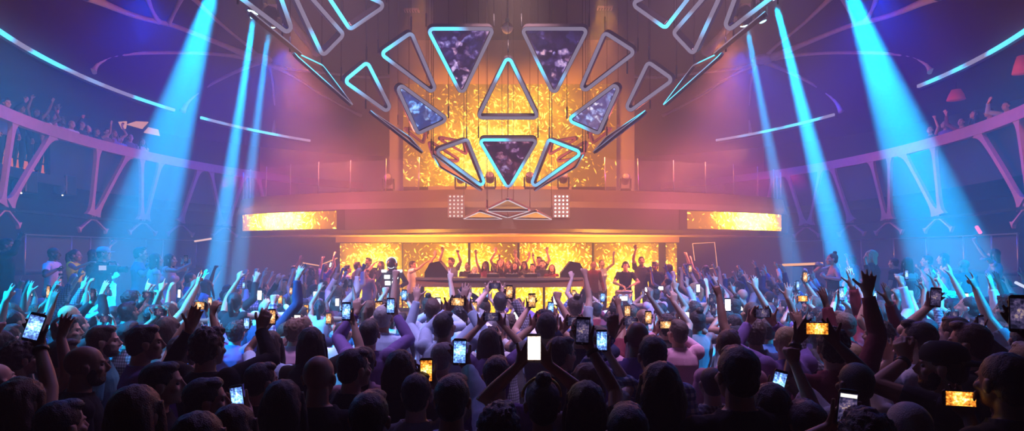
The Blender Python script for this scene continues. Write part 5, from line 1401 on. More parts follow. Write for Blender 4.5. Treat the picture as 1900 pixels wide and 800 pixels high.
LOOK_M = [('short', 0), ('crop', 0), ('fade', 0), ('curly', 0), ('quiff', 0), ('buzz', 0), ('short', 0), ('bald', 0)]
LOOK_F = [('long', 1), ('bob', 1), ('wavy', 1), ('bun', 1), ('pony', 1)]
SH_DARK = ['black', 'black', 'charcoal', 'navy', 'purple', 'burgundy', 'denim', 'checked']
SH_LIGHT = ['white', 'pale blue', 'grey', 'pink', 'white', 'plaid']
def look(female, light=0.35):
    hair = rng.choice(LOOK_F if female else LOOK_M)[0]
    hc = rng.choices(['black', 'brown', 'chestnut', 'blond', 'grey'], [6, 4, 2, 1.0, 0.6])[0]
    skin = rng.choices(['fair', 'light', 'tan', 'brown', 'dark'], [3, 4, 3, 1.4, 0.8])[0]
    shirt = rng.choice(SH_LIGHT) if rng.random() < light else rng.choice(SH_DARK)
    return hair, hc, skin, shirt
def yaw_to(x, y, tx=0.0, ty=17.0): return -math.degrees(math.atan2(tx - x, ty - y))
def crowd_person(fg, x, y, z, yaw, s, light=0.35, scr=None, eyes=False, band=0.12):
    hair, hc, skin, shirt = look(fg.female, light)
    o = person(fg, (x, y, z), yaw, s, skin=skin, shirt=shirt, hair=(hair, hc), pants=rng.randrange(3), desc=desc_of(hair, hc, shirt, fg.g), eyes=eyes)
    if fg.ph and scr:
        c, u = fg.ph; M = Matrix.Translation((x, y, z)) @ Matrix.Rotation(math.radians(yaw), 4, 'Z') @ Matrix.Scale(s, 4)
        phone(M @ phone_matrix(c, u, V3((0, -1, 0.05))), scr, desc=('upright' if u.z > 0.5 else 'sideways') + ' phone with %s screen' % {'stage': 'gold', 'white': 'white', 'blue': 'blue', 'dim': 'dim', 'red': 'red', 'fire': 'fiery'}[scr])
    return o
# phones seen in the middle of the crowd: pixel, length in pixels, upright or sideways, picture
PHONES = [(703, 572, 28, 'P', 'stage'), (725, 568, 30, 'P', 'blue'), (653, 584, 24, 'P', 'stage'), (812, 564, 25, 'P', 'white'), (837, 564, 18, 'P', 'white'), (750, 548, 22, 'P', 'blue'), (712, 548, 18, 'P', 'stage'), (626, 561, 18, 'P', 'white'),
          (945, 542, 26, 'P', 'stage'), (987, 558, 28, 'P', 'stage'), (958, 588, 24, 'P', 'white'), (1022, 571, 26, 'P', 'blue'), (1031, 557, 22, 'P', 'white'), (901, 545, 20, 'P', 'blue'), (957, 561, 20, 'L', 'stage'), (1010, 595, 26, 'L', 'red'),
          (1064, 594, 30, 'L', 'dim'), (1097, 567, 20, 'L', 'dim'), (1157, 554, 20, 'L', 'white'), (1164, 577, 24, 'P', 'stage'), (1207, 586, 24, 'P', 'stage'), (1236, 603, 24, 'L', 'stage'), (1233, 586, 26, 'L', 'dim'), (1269, 585, 16, 'L', 'white'),
          (1341, 591, 22, 'P', 'blue'), (1295, 535, 18, 'P', 'white'), (1378, 572, 20, 'L', 'white'), (1415, 581, 34, 'L', 'dim'), (912, 588, 32, 'L', 'dim'), (911, 616, 30, 'L', 'blue'), (1475, 548, 16, 'P', 'dim'), (1545, 546, 18, 'P', 'dim'), (1558, 551, 18, 'P', 'dim'),
          (1768, 594, 24, 'P', 'white'), (552, 596, 28, 'P', 'white'), (568, 574, 16, 'P', 'fire'), (520, 556, 16, 'P', 'fire'), (471, 542, 16, 'P', 'white'), (482, 548, 16, 'P', 'white'), (440, 567, 20, 'P', 'white'), (1170, 597, 30, 'L', 'dim'),
          (172, 547, 24, 'P', 'dim'), (195, 592, 26, 'L', 'dim'), (296, 546, 20, 'P', 'dim'), (333, 545, 18, 'P', 'white'), (350, 566, 18, 'L', 'fire'), (394, 606, 18, 'L', 'blue'), (1500, 586, 26, 'L', 'dim'), (1480, 584, 26, 'L', 'dim'), (1090, 538, 16, 'P', 'blue'),
          (866, 536, 16, 'P', 'dim'), (1200, 540, 16, 'P', 'white'), (1225, 535, 16, 'L', 'white'), (1320, 556, 20, 'P', 'dim'), (390, 560, 18, 'P', 'stage'), (585, 548, 18, 'P', 'white'), (540, 540, 16, 'P', 'stage'), (1065, 545, 16, 'P', 'stage'), (672, 600, 24, 'P', 'dim'),
          (1118, 552, 18, 'P', 'blue'), (1145, 566, 20, 'P', 'stage'), (775, 585, 24, 'P', 'dim'), (880, 570, 22, 'P', 'stage'), (1440, 560, 18, 'P', 'dim'), (610, 590, 22, 'P', 'stage'), (1350, 566, 18, 'P', 'white'), (1268, 566, 18, 'P', 'stage'), (458, 600, 22, 'P', 'blue')]
def floor_ok(x, y):
    if y > 13.6: return False
    k = math.hypot(x / (EA - 3.75), (y - EC) / (EB - 3.75))
    if y > 8.7 and k > 1: return False
    if y > 13.0 and abs(x) < 9.3: return False
    return True
def make_phone_person(px, py, hl, ori, scr, dmin=0.38):
    Yw = 0.145 * F / hl; best = None
    for kind in (['R_lo', 'L_lo', 'R_mid', 'L_mid', 'R_hi', 'L_hi', 'B_lo', 'B_mid', 'B_hi'] if ori == 'P' else ['W_lo', 'W_mid', 'W_hi']):
        var = rng.randrange(2); fem = rng.random() < 0.4; sl = rng.choice(['short', 'short', 'long', 'none'] if fem else ['short', 'short', 'long', 'long'])
        zl = {'lo': 1.70, 'mid': 1.83, 'hi': 1.96}[kind[2:]]
        for s in (0.93, 0.97, 1.0, 1.03):
            if py - HOR < 5: continue
            Y = (CAMZ - zl * s) * F / (py - HOR)
            if not 3.7 < Y < 12.5: continue
            x = (px - 950) / F * Y; yaw = yaw_to(x, Y) * 0.9
            off = Matrix.Rotation(math.radians(yaw), 3, 'Z') @ V3(({'R': .11, 'L': -.11}.get(kind[0], 0), 0.34, 0)) * s
            q = (x - off.x, Y - off.y)
            if not floor_ok(*q) or not free(q[0], q[1], dmin): continue
            sc_ = abs(math.log(Y / Yw)) + rng.random() * 0.12
            if best is None or sc_ < best[0]: best = (sc_, kind, fem, sl, var, s, q, yaw, px, py)
    if best is None: return None
    _, kind, fem, sl, var, s, q, yaw, px, py = best
    lod = 'mid' if q[1] < 6.5 else 'far'
    if lod == 'far': fem = var == 1; sl = 'short' if fem else 'long'
    fg = tpl(kind, fem, sl if lod == 'mid' else ('none' if var else 'long'), lod, var)
    # move so that the phone shows at its pixel
    M3 = Matrix.Rotation(math.radians(yaw), 3, 'Z'); c = fg.ph[0]
    Y = (CAMZ - c.z * s) * F / (py - HOR); x = (px - 950) / F * Y; off = M3 @ (c * s)
    x, y = x - off.x, Y - off.y
    if not floor_ok(x, y) or not free(x, y, 0.36): return None
    TAKEN.append((x, y)); PHPOS.append((px, py, Y))
    return crowd_person(fg, x, y, 0, yaw, s, scr=scr)
TAKEN += [(5.8, 12.7), (6.2, 12.7), (6.6, 12.7)]
n_ph = 0
for p_ in PHONES:
    for k in range(14):
        j_ = 0 if k == 0 else 6 + 2 * k
        if make_phone_person(p_[0] + rng.uniform(-j_, j_), p_[1] + rng.uniform(-j_, j_) * 0.5, *p_[2:]): n_ph += 1; break
# everyone else on the dance floor
def fill(n, dmin, ylo, yhi, kinds, lod, light, cond=None, tries=6000):
    done = 0
    for _ in range(tries):
        if done >= n: break
        y = math.sqrt(rng.uniform(ylo ** 2, yhi ** 2)); px = rng.uniform(-30, 1930); x = (px - 950) / F * y
        if not floor_ok(x, y) or not free(x, y, dmin) or (cond and not cond(px, x, y)): continue
        ht = HOR + (CAMZ - 1.76) * F / y; hw = 0.13 * F / y + 7
        if any(Yp > y + 0.05 and abs(px - qx) < hw and qy > ht - 12 for qx, qy, Yp in PHPOS): continue
        TAKEN.append((x, y)); done += 1
        kind = rng.choice(kinds); fem = rng.random() < 0.38; var = rng.randrange(3 if lod == 'mid' else 2)
        if lod == 'mid': sl = ('none' if rng.random() < 0.4 else 'short') if fem else ('short' if rng.random() < 0.5 else 'long')
        else: fem = var == 1; sl = 'none' if fem else 'long'
        if lod == 'mid': var = var % 2 + (0 if not fem else 0)
        fg = tpl(kind, fem, sl, lod, var)
        crowd_person(fg, x, y, 0, yaw_to(x, y) * 0.9 + rng.uniform(-14, 14), rng.uniform(0.92, 1.04), light, scr=rng.choice(['stage', 'white', 'blue', 'dim', 'dim', 'fire']))
    return done
CENTRE = lambda px, x, y: y < 7.5 or px < 640 or px > 1230
MIDK = ['open', 'fist', 'both', 'relax', 'point', 'none', 'R_lo', 'R_hi', 'L_mid', 'B_mid', 'W_mid', 'peace', 'horns', 'both', 'open']
c1 = fill(20, 0.50, 3.3, 4.6, ['none', 'none', 'open', 'R_mid', 'both', 'none'], 'mid', 0.3)
c2 = fill(80, 0.43, 4.5, 7.4, MIDK, 'mid', 0.42)
c3 = fill(76, 0.52, 6.8, 13.2, ['open', 'fist', 'both', 'relax', 'point', 'none', 'R_hi', 'L_hi', 'R_mid', 'both', 'peace', 'open'], 'far', 0.42, CENTRE)
print('crowd', len(PHONES), c1, c2, c3, len(ALLP), 'templates', len(TPL))
# ------------------------------------------------------------------ guests on the two terraces, by the railings
tee = custom(98, 459, 10.9, -75, z0=0.65, lod='mid', R=('hold', 106, 500, 10.75, (0.8, 0.2, 0.1), (0, 0.3, 1)), skin='dark', hair=('buzz', 'black'), shirt='white', hem=0.88, loose=1.3, eyes=True, label='person in white printed T-shirt standing on the left terrace')
custom(138, 463, 11.4, -80, z0=0.65, lod='mid', R=('relax', 168, 487, 11.2, (1, 0.2, 0.1), (0, 0, -1)), female=True, sleeves='none', hem=1.12, skin='tan', hair=('pony', 'black'), shirt='neon yellow', eyes=True, label='person in neon yellow crop top on the left terrace')
capo = custom(190, 458, 10.3, -68, z0=0.65, lod='mid', R=('hold', 204, 506, 10.1, (0.6, 0.3, 0.3), (-0.5, 0.2, 0.4)), L=('hold', 213, 500, 10.5, (0.6, -0.2, 0.3), (0.3, -0.3, 0.4)), sleeves='long', skin='light', hair=('crop', 'black'), headwear='cap', shirt='black', wide=1.08, eyes=True, label='camera operator in teal cap and black jacket on the left terrace')
custom(172, 463, 12.0, -60, z0=0.65, lod='mid', R=('open', 206, 455, 11.9, (0.6, 0.2, 0.8), (0, 1, 0)), skin='light', female=True, hair=('long', 'black'), shirt='black', label='person behind the teal cap waving an open hand')
custom(258, 459, 10.3, -62, z0=0.65, lod='mid', R=('phone', 281, 482, 10.1, 'L', 'dim'), L=('relax', 272, 500, 10.5, (0.6, 0, 0.7), (0.4, -0.3, 0)), skin='light', hair=('quiff', 'black'), shirt='denim', glasses=True, eyes=True, label='person with glasses in denim shirt filming on the left terrace', plabel='dim sideways phone held by the person with glasses')
custom(287, 470, 10.0, -48, z0=0.65, lod='mid', female=True, sleeves='none', dress=True, pants=SHIRTS['white'], skin='fair', hair=('long', 'brown'), shirt='white', label='long haired person in white dress on the left terrace')
custom(314, 471, 10.5, -80, z0=0.65, lod='mid', B=('phone', 345, 481, 10.35, 'P', 'dim'), female=True, sleeves='none', skin='fair', hair=('bob', 'black'), shirt='white', eyes=True, label='person stretching both bare arms to film on the left terrace', plabel='phone at the end of two bare arms on the left terrace')
custom(10, 440, 10.8, -60, z0=0.65, lod='mid', R=('open', 34, 446, 10.7, (0.4, 0.2, 1), (0, 1, 0)), sleeves='long', skin='brown', hair=('short', 'black'), shirt='black', label='dark person waving a hand at the far left edge of the terrace')
custom(352, 505, 11.6, -70, z0=0.4 - 0.4, lod='mid', skin='tan', hair=('buzz', 'black'), shirt='purple', eyes=True, label='shaved head looking right below the stretched bare arms')
for i in range(7):
    x, z = (-0.055 + 0.055 * (i % 3), 1.26 - 0.06 * (i // 3)) if i < 6 else (0.0, 1.33)
    mb = MB(); w_, h_ = (0.018, 0.021) if i < 6 else (0.075, 0.008)
    mb.box((x - w_, 0.12, z - h_), (x + w_, 0.139, z + h_)); q = mb.build('shirt_print', SHIRTS['black']); q.parent = tee
# right terrace
gl = custom(1546, 470, 11.0, 78, z0=0.65, lod='mid', L=('hold', 1531, 515, 10.8, (-0.5, 0.2, 0.4), (0.5, 0.5, 0)), R=('relax', 1526, 492, 11.1, (-0.9, 0.1, 0.3), (0, 1, 0)), female=True, strapless=True, sleeves='none', skin='fair', hair=('bun', 'brown'), shirt='black', eyes=True, label='person in black strapless top holding a glass on the right terrace')
custom(1618, 464, 10.4, 55, z0=0.65, lod='mid', L=('relax', 1607, 490, 10.15, (-0.2, 0, 1), (0.3, -0.5, 0)), sleeves='long', skin='fair', hair=('wavy', 'blond'), shirt='black', wide=1.05, eyes=True, label='blond wavy haired person in black jacket, hand at the mouth')
custom(1581, 474, 12.4, 30, z0=0.65, lod='mid', R=('hold', 1573, 480, 12.2, (-0.1, 0, 1), (-0.5, 0.5, 0)), skin='light', hair=('short', 'black'), shirt='teal', label='person in teal top behind the strapless one')
custom(1684, 478, 10.2, 15, z0=0.65, lod='mid', female=True, strapless=True, sleeves='none', skin='fair', hair=('long', 'black'), shirt='charcoal', label='person with long black hair and bare back on the right terrace')
custom(1722, 474, 11.4, 60, z0=0.65, lod='mid', L=('relax', 1708, 500, 11.2, (-0.6, 0, 0.4), (0, 0, 1)), skin='light', hair=('short', 'brown'), shirt='pink', eyes=True, label='person in pink top turned left on the right terrace')
custom(1752, 470, 11.8, 65, z0=0.65, lod='mid', L=('relax', 1738, 498, 11.6, (-0.7, 0, 0.2), (0, 0, 1)), female=True, sleeves='none', skin='fair', hair=('wavy', 'brown'), shirt='white', eyes=True, label='wavy brown haired person in white top on the right terrace')
custom(1790, 492, 9.9, 10, z0=0.65, lod='mid', skin='tan', hair=('bald', 'black'), shirt='navy', label='bald person in navy in the blue beam on the right terrace')
custom(1846, 462, 11.6, 40, z0=0.65, lod='mid', L=('fist', 1806, 446, 11.5, (-0.3, 0, 1), (0.4, 0.6, 0)), R=('relax', 1822, 476, 11.2, (-0.8, 0, 0.2), (0, 0.5, -1)), female=True, sleeves='none', skin='fair', hair=('bob', 'brown'), shirt='white', label='person in white tank top throwing an arm up, far right terrace')
custom(1862, 505, 8.6, 30, z0=0.0, lod='mid', skin='light', hair=('short', 'black'), shirt='black', headwear='backcap', label='person in black cap below the white tank top')
custom(1880, 545, 5.4, 35, lod='mid', skin='fair', hair=('curly', 'brown'), shirt='teal', eyes=True, label='cyan lit face near the right edge looking left')
custom(1660, 490, 12.3, 35, z0=0.65, lod='mid', skin='tan', hair=('short', 'black'), shirt='black', label='dark person between the blond one and the bare back')
# video camera in the operator's hands
c = P(209, 500, 10.15)
r = thing('video_camera', c, 'black shoulder video camera held by the operator in the teal cap', 'camera')
mb = MB(); mb.box(c + V3((-0.06, -0.14, -0.06)), c + V3((0.14, 0.02, 0.07))); mb.build('body', M_DARK, r, bevel=0.012)
mb = MB(); mb.lathe([(0.045, 0), (0.05, 0.02), (0.05, 0.1), (0.056, 0.13)], c + V3((0.14, -0.06, 0.0)), (1, 0.15, 0)); mb.build('lens', M_DARK, r)
mb = MB(); mb.tube([c + V3((-0.04, -0.06, 0.07)), c + V3((-0.02, -0.06, 0.13)), c + V3((0.09, -0.06, 0.13)), c + V3((0.11, -0.06, 0.07))], 0.011, 8); mb.build('handle', M_DARK, r)
mb = MB(); mb.box(c + V3((-0.10, -0.20, -0.01)), c + V3((0.02, -0.185, 0.07))); mb.build('flip_screen', emis('flip_screen_glow', (0.5, 0.45, 0.6), 0.9), r)
c = P(1530, 508, 10.72)
r = thing('cocktail_glass', c, 'stemmed glass held by the person in the strapless top', 'glass')
mb = MB(); mb.lathe([(0.032, -0.10), (0.006, -0.095), (0.005, -0.02), (0.03, 0.02), (0.036, 0.08), (0.034, 0.08), (0.028, 0.022)], c, None, 16); mb.build('bowl', M_GLASS, r)
for o in ALLPH:
    if o.get('label', '').startswith('dark phone beside the curly head'):
        for z, w_ in ((0.048, 0.030), (-0.052, 0.016)):
            mb = MB(); mb.box((-w_, -0.0058, z - 0.007), (w_, -0.0051, z + 0.007)); q = mb.build('lit_bar', emis('bar_white', (1, 0.95, 0.85), 1.2)); q.parent = o
# lit ledges and frames around the terraces
def lit_tube(pts, rad, m, label, cat='light strip', nm='light_strip'):
    mb = MB(); mb.tube(pts, rad, 6); return tag(mb.build(nm, m, None, V3(pts[0])), label, cat)
WARMT = emis('tube_warm', (1.0, 0.45, 0.2), 1.1); COOLT = emis('tube_cool', (0.75, 0.8, 1.0), 1.0)
lit_tube([P(562, 488, 20.24), P(592, 493, 20.24), P(626, 479, 20.24)], 0.022, WARMT, 'bent warm light tube on the wall left of the stage screens')
q0, q1 = P(1452, 492, 12.6), P(1526, 489, 12.6)
r = thing('bar_table', V3(((q0.x + q1.x) / 2, 12.6, 0.0)), 'long narrow table with a warm lit edge by the right terrace', 'table')
mb = MB(); mb.tube([q0, q1], 0.03, 6); mb.build('lit_edge', WARMT, r)
mb = MB(); mb.box((q0.x, 12.63, q0.z - 0.03), (q1.x, 13.05, q0.z + 0.01)); mb.build('table_top', M_DARK, r)
for xx in (q0.x + 0.05, q1.x - 0.05):
    mb = MB(); mb.tube([(xx, 12.85, q0.z - 0.03), (xx, 12.85, 0.0 if xx < 6.4 else 0.0)], 0.025, 8); mb.build('leg', M_STEEL, r)
lit_tube([P(361, 448, 18.2), P(392, 443, 18.2)], 0.03, emis('tube_peach', (1.0, 0.6, 0.45), 1.0), 'short peach light tube under the left balcony')
lit_tube([P(1285, 452, 20.24), P(1326, 450, 20.24), P(1331, 497, 20.24), P(1313, 499, 20.24)], 0.014, WARMT, 'thin warm square light frame right of the drummer')
lit_tube([P(1289, 484, 20.24), P(1285, 452, 20.24)], 0.014, WARMT, 'upright warm tube on the left of the square frame')
for pts, lab in (([P(1837, 531, 8.8), P(1842, 553, 8.8), P(1866, 552, 8.8), P(1871, 559, 8.8), P(1897, 560, 8.8)], 'white stepped tube rail with added glow on posts at the right edge above the crowd'), ([P(1884, 524, 8.2), P(1904, 534, 8.2)], 'slanted white light tube on a post at the right picture edge')):
    r = thing('glowing_tube', V3((pts[-1].x, pts[-1].y, 0.0)), lab, 'lamp')
    mb = MB(); mb.tube(pts, 0.02, 6); mb.build('tube_run', COOLT, r)  # white tube rail given a glow of its own
    mb = MB(); mb.tube([pts[-1] + V3((0, 0.03, 0)), (pts[-1].x, pts[-1].y + 0.03, 0.02)], 0.02, 6); mb.lathe([(0.14, 0.0), (0.14, 0.02), (0.03, 0.035)], (pts[-1].x, pts[-1].y + 0.03, 0.0)); mb.build('stand', M_DARK, r)
lit_tube([P(1812, 421, 16.2), P(1819, 432, 16.0)], 0.05, emis('tube_red', (1.0, 0.1, 0.2), 1.4), 'short red glowing tube under the right balcony')
lit_tube([P(612, 495, 20.24), P(614, 488, 20.24)], 0.02, emis('tube_white', (1, 0.9, 0.75), 9), 'tiny bright lamp left of the stage screens', 'lamp', 'point_lamp')

# ------------------------------------------------------------------ people on the stage
SX = lambda px, Y: (px - 950) / F * Y
def stage_person(px, topy, Y, kind, female, var, shirt, hair, skin, yaw, label, eyes=True):
    fg = tpl(kind, female, 'none' if female else ('short' if kind != 'none' else 'long'), 'far', var)
    ztop = CAMZ - (topy - HOR) / F * Y; s = min(1.05, max(0.86, (ztop - 0.36) / 1.762))
    return person(fg, (SX(px, Y), Y, 0.36), yaw, s, skin=skin, shirt=shirt, hair=hair, label=label, eyes=eyes)
ST = [
    (764, 484, 16.4, 'reach', False, 0, 'white', ('short', 'black'), 'light', -95, 'performer in white leaning over the left monitor speaker'),
    (868, 486, 16.6, 'none', False, 0, 'black', ('buzz', 'black'), 'tan', 170, 'broad dark person in black left of the booth decks'),
    (881, 494, 16.3, 'none', True, 1, 'grey', ('long', 'blond'), 'fair', 175, 'blond long haired person in grey behind the booth'),
    (901, 484, 16.6, 'open', True, 0, 'burgundy', ('long', 'brown'), 'light', 180, 'brown long haired person with one arm up behind the booth'),
    (917, 488, 17.2, 'point', True, 1, 'purple', ('wavy', 'black'), 'tan', 178, 'wavy black haired person pointing up behind the booth'),
    (930, 480, 16.5, 'none', True, 0, 'charcoal', ('long', 'blond'), 'fair', 182, 'blond person in charcoal at the middle of the booth'),
    (944, 483, 17.0, 'relax', True, 1, 'pink', ('bob', 'blond'), 'fair', 176, 'blond bob haired person in pink behind the booth'),
    (956, 486, 16.4, 'none', True, 1, 'black', ('long', 'black'), 'light', 180, 'black long haired person in black right of the booth middle'),
    (972, 484, 17.0, 'both', True, 0, 'grey', ('wavy', 'chestnut'), 'fair', 185, 'chestnut haired person with both arms up behind the booth'),
    (988, 489, 16.4, 'none', False, 1, 'navy', ('short', 'black'), 'tan', 180, 'short dark person in navy behind the booth decks'),
    (1006, 482, 16.5, 'none', False, 0, 'charcoal', ('short', 'black'), 'light', 186, 'broad person in charcoal right of the booth decks'),
    (1023, 490, 16.4, 'none', True, 0, 'burgundy', ('bob', 'chestnut'), 'light', 190, 'chestnut bob person left of the right monitor speaker'),
    (1000, 476, 17.6, 'open', False, 1, 'black', ('short', 'brown'), 'fair', 180, 'brown haired person raising a hand at the rear of the stage'),
    (838, 478, 17.0, 'both', False, 1, 'grey', ('curly', 'brown'), 'tan', 175, 'curly person with arms up behind the left monitor speaker'),
    (1100, 484, 16.8, 'none', False, 0, 'burgundy', ('buzz', 'black'), 'brown', 190, 'shaved person in burgundy right of the right monitor speaker'),
    (1116, 482, 17.4, 'open', True, 1, 'white', ('pony', 'black'), 'light', 195, 'ponytailed person in white left of the drummer'),
    (686, 478, 17.4, 'none', False, 1, 'black', ('short', 'black'), 'tan', 165, 'dark person silhouetted on the far left gold screen'),
    (708, 484, 17.0, 'none', True, 1, 'charcoal', ('bob', 'black'), 'light', 170, 'bob haired silhouette beside the glowing suit'),
    (660, 486, 15.6, 'reach', False, 1, 'grey', ('short', 'brown'), 'light', -60, 'person in grey stretching an arm towards the glowing suit'),
    (640, 492, 15.4, 'none', False, 1, 'white', ('short', 'black'), 'light', -50, 'person in white left of the far left gold screen'),
    (682, 499, 14.9, 'none', False, 0, 'pink', ('buzz', 'brown'), 'fair', 160, 'shaved fair person in pink left of the glowing suit'),
    (1190, 476, 16.4, 'open', False, 0, 'charcoal', ('short', 'black'), 'tan', 170, 'person with raised hand right of the drummer'),
    (1215, 486, 15.6, 'none', False, 1, 'black', ('curly', 'black'), 'brown', 165, 'curly dark person at the right stage end'),
    (1245, 490, 15.4, 'none', True, 1, 'purple', ('long', 'brown'), 'light', 40, 'long haired person in purple at the right stage end'),
    (1275, 488, 15.2, 'fist', False, 0, 'navy', ('short', 'black'), 'tan', 40, 'person with a fist up past the right stage end'),
    (600, 490, 15.2, 'both', False, 0, 'purple', ('short', 'brown'), 'light', -40, 'person with both arms up past the left stage end'),
    (575, 494, 15.0, 'none', True, 0, 'black', ('long', 'black'), 'light', -35, 'long black haired person past the left stage end'),
    (545, 492, 15.3, 'open', False, 1, 'charcoal', ('buzz', 'black'), 'brown', -40, 'shaved person with open hand up past the left stage end'),
    (1310, 492, 15.2, 'open', True, 1, 'burgundy', ('bob', 'brown'), 'light', 35, 'bob haired person with open hand up past the right stage end'),
]
for a in ST: stage_person(*a)
for px, py, Y, lab in ((920, 463, 16.6, 'bright phone light held up at the middle of the booth'), (808, 470, 16.6, 'bright phone light held up behind the left monitor speaker'), (982, 473, 17.0, 'small phone light held up right of the booth middle')):
    c = P(px, py, Y); o = phone(Matrix.Translation(c) @ Matrix.Rotation(PI, 4, 'Z'), 'dim', lab)
    mb = MB(); mb.sphere((0, 0.006, 0.05), 0.02, 10, 6); f_ = mb.build('flash', emis('flash_white', (1, 0.98, 0.95), 40 if px < 970 else 15)); f_.parent = o
    fg = build_figure(R=dict(w=V3((0.12, 0.05, 1.95)), f=(0, 0, 1), n=(0, -1, 0), k='grip'), lod='far', female=px == 920, sleeves='none' if px == 920 else 'short'); wp = fg.wrist['R'][0] + V3((0, -0.025, 0.075))
    s = (c.z - 0.36) / wp.z; s = min(1.05, max(0.8, s))
    person(fg, (c.x + wp.x * s, Y + wp.y * s, c.z - wp.z * s if abs(c.z - wp.z * s - 0.36) < 0.02 else 0.36), 180, s, skin='light', shirt={920: 'white', 808: 'black', 982: 'navy'}[px], hair=('long' if px == 920 else 'short', 'brown'), label={920: 'person holding the bright light at the middle of the booth', 808: 'person holding the bright light behind the left monitor speaker', 982: 'person holding the small light right of the booth middle'}[px])
# performer in a glowing suit
Y = 14.72; fg = build_figure(R=dict(w=(0.24, 0.28, 1.1), f=(0.1, 0.8, 0.2), n=(-1, 0, 0), k='fist', pole=(0.8, -0.6, -0.3)), L=dict(w=(-0.24, 0.28, 1.1), f=(-0.1, 0.8, 0.2), n=(1, 0, 0), k='fist', pole=(-0.8, -0.6, -0.3)), sleeves='long', lod='mid', wide=1.1)
o = person(fg, (SX(728, Y), Y, 0.36), 180, 1.02, skin='dark', shirt='black', hair=None, label='performer in a dark robot suit with glowing white chest panels')
WHT = emis('suit_white', (0.85, 1.0, 0.97), 9.0)
for i, (x, z, w_, h_) in enumerate(((-0.1, 1.33, 0.062, 0.045), (0.1, 1.33, 0.062, 0.045), (-0.085, 1.18, 0.06, 0.045), (0.085, 1.18, 0.06, 0.045), (-0.19, 1.47, 0.05, 0.03), (0.19, 1.47, 0.05, 0.03))):
    mb = MB(); mb.box((x - w_, 0.12 if i < 4 else 0.02, z - h_), (x + w_, 0.155 if i < 4 else 0.10, z + h_)); q = mb.build('chest_panel' if i < 4 else 'shoulder_panel', WHT); q.parent = o
mb = MB(); mb.sphere((0, 0, 0.0), (0.135, 0.145, 0.16), 18, 12); mb.lathe([(0.12, -0.2), (0.13, -0.16), (0.12, -0.1)], (0, 0, 0)); q = mb.build('helmet', M_DARK); q.parent = o; q.matrix_local = fg.head
mb = MB(); mb.tube([(0.125 * math.cos(a), 0.075, 0.03 + 0.14 * math.sin(a)) for a in [PI * (k / 14) for k in range(15)]], 0.012, 6); mb.tube([(0.07 * math.cos(a), 0.135, -0.06 + 0.035 * math.sin(a)) for a in [PI + PI * (k / 10) for k in range(11)]], 0.008, 6)
q = mb.build('helmet_light', emis('helmet_ring', (0.8, 0.9, 1.0), 1.4)); q.parent = o; q.matrix_local = fg.head
# drummer
Y = 15.6; fg = build_figure(R=dict(w=(0.12, 0.36, 1.12), f=(-0.5, 0.7, -0.1), n=(0, 0, -1), k='fist'), L=dict(w=(-0.14, 0.36, 1.14), f=(0.5, 0.7, -0.1), n=(0, 0, -1), k='fist'), sleeves='short', lod='mid', lean=8)
person(fg, (SX(1160, Y), Y, 0.36), 175, 0.98, skin='light', shirt='black', hair=('short', 'black'), headwear='headphones', eyes=True, label='drummer in black with headphones at the right end of the booth')
c = V3((SX(1158, 15.0), 15.0, 0.36))
r = thing('floor_drum', c, 'standing drum with pale skin in front of the drummer', 'drum')
mb = MB(); mb.lathe([(0.21, 0.55), (0.21, 0.98)], c, None, 24); mb.build('shell', mat('drum_shell', (0.25, 0.22, 0.24), 0.3, 0.3), r)
mb = MB(); mb.lathe([(0.2, 0.98), (0.2, 0.986)], c, None, 24); mb.build('skin', mat('drum_skin', (0.75, 0.73, 0.7), 0.5), r)
mb = MB(); mb.lathe([(0.222, 0.95), (0.222, 1.0), (0.205, 1.0), (0.205, 0.95)], c, None, 24); mb.build('hoop', M_STEEL, r)
for k in range(3):
    a = 2 * PI * k / 3; mb = MB(); mb.tube([c + V3((0.22 * math.cos(a), 0.22 * math.sin(a), 0.75)), c + V3((0.26 * math.cos(a), 0.26 * math.sin(a), 0.01))], 0.012, 6); mb.build('leg', M_STEEL, r)
for sx, lab in ((-1, 'drumstick in the hand on the left'), (1, 'drumstick in the hand on the right')):
    a = V3((SX(1160, Y) + sx * 0.13, 15.22, 1.47)); b = V3((SX(1158, 15.0) - sx * 0.05, 15.02, 1.36)); mb = MB(); mb.tube([a - (b - a) * 0.25, a, a + (b - a) * 0.92, b], [0.008, 0.008, 0.005, 0.007], 6)
    tag(mb.build('drumstick', mat('stick_wood', (0.6, 0.42, 0.22), 0.5), None, a), 'pale wooden ' + lab + ' of the drummer', 'drumstick')

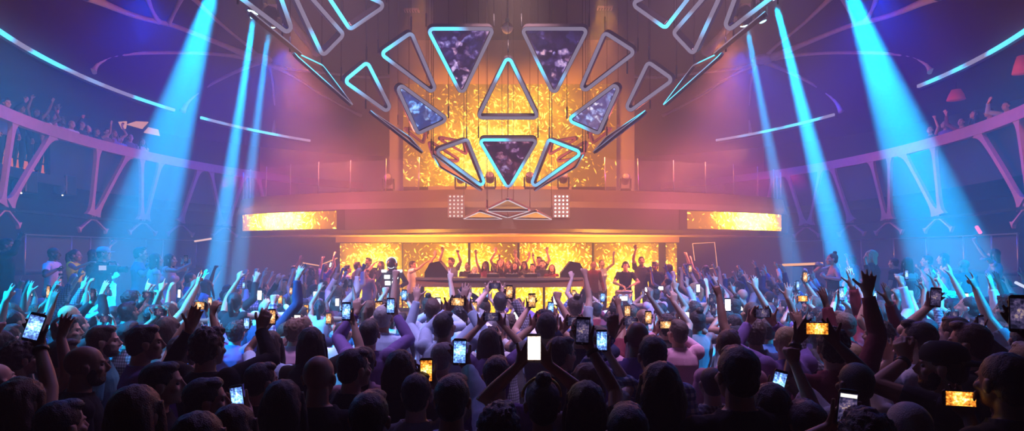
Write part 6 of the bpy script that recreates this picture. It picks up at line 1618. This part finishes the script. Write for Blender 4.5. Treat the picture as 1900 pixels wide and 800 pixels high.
# ------------------------------------------------------------------ guests on the balconies
BAL = [(8, 178, 'none', 0), (34, 172, 'R_mid', 0), (62, 170, 'both', 1), (80, 176, 'relax', 1), (112, 190, 'open', 0), (148, 216, 'none', 1), (160, 222, 'fist', 0), (178, 218, 'open', 1), (196, 232, 'none', 0), (208, 228, 'relax', 1), (222, 236, 'none', 1), (240, 240, 'none', 0), (262, 246, 'none', 1), (130, 206, 'none', 0),
       (1838, 238, 'none', 0), (1812, 242, 'none', 1), (1786, 246, 'open', 0), (1756, 262, 'none', 1), (1872, 226, 'R_mid', 0), (1728, 262, 'fist', 1)]
for i, (px, py, kind, var) in enumerate(BAL):
    t = ring_t(px, 0.72); p = ell(t, 0.72, 4.4); yaw = yaw_to(p.x, p.y, 0, 14)
    fg = tpl(kind, var == 1, 'none' if var else 'long', 'far', var)
    hair, hc, skin, shirt = look(var == 1, 0.3)
    if px == 80: shirt = 'white'
    person(fg, p, yaw, rng.uniform(1.0, 1.07), skin=skin, shirt=shirt, hair=(hair, hc), desc=desc_of(hair, hc, shirt, fg.g))
    if fg.ph: 
        M = Matrix.Translation(p) @ Matrix.Rotation(math.radians(yaw), 4, 'Z'); c, u = fg.ph; phone(M @ phone_matrix(c, u, V3((0, -1, 0.05))), 'dim', 'dim phone held up on the %s balcony' % ('left' if px < 950 else 'right'))

# ------------------------------------------------------------------ what tells each person and phone from the others
def zone(o):
    p = o.matrix_world.translation if o.parent is None and o.type == 'MESH' and o.name.startswith(('phone', 'tablet')) else o.location
    px = 950 + F * p.x / max(0.5, p.y)
    if p.z > 4 : return ('left' if px < 950 else 'right') + ' balcony', px
    row = 'front rows' if p.y < 4.5 else ('middle rows' if p.y < 6.6 else 'back rows')
    col = 'far-left' if px < 330 else 'left' if px < 640 else 'centre-left' if px < 950 else 'centre-right' if px < 1250 else 'right' if px < 1560 else 'far-right'
    return row + ' ' + col, px
keys = {}
for o in ALLP + ALLPH:
    if not o.get('label'):
        z_, px = zone(o); keys.setdefault((o['_d'], z_), []).append((px, o))
for (d, z_), L_ in keys.items():
    L_.sort(key=lambda q: q[0])
    for i, (px, o) in enumerate(L_):
        o['label'] = '%s, %s' % (d, z_) if len(L_) == 1 else '%s, %s, %s from left' % (d, z_, ORD[i])
for o in ALLP + ALLPH:
    if '_d' in o: del o['_d']
    z_, px = zone(o)
    if 'group' not in o:
        if o.name.startswith('person'):
            if o.location.z > 4: o['group'] = 'guests on the balconies'
            elif o.location.z > 0.6: o['group'] = 'guests on the terraces'
            elif o.location.z > 0.3: o['group'] = 'people on the stage'
            else: o['group'] = 'crowd on the dance floor'
        else: o['group'] = 'phones held up by the crowd'
bpy.data.scenes.remove(TMPS)
sc['people_count'] = len(ALLP); sc['phone_count'] = len(ALLPH)
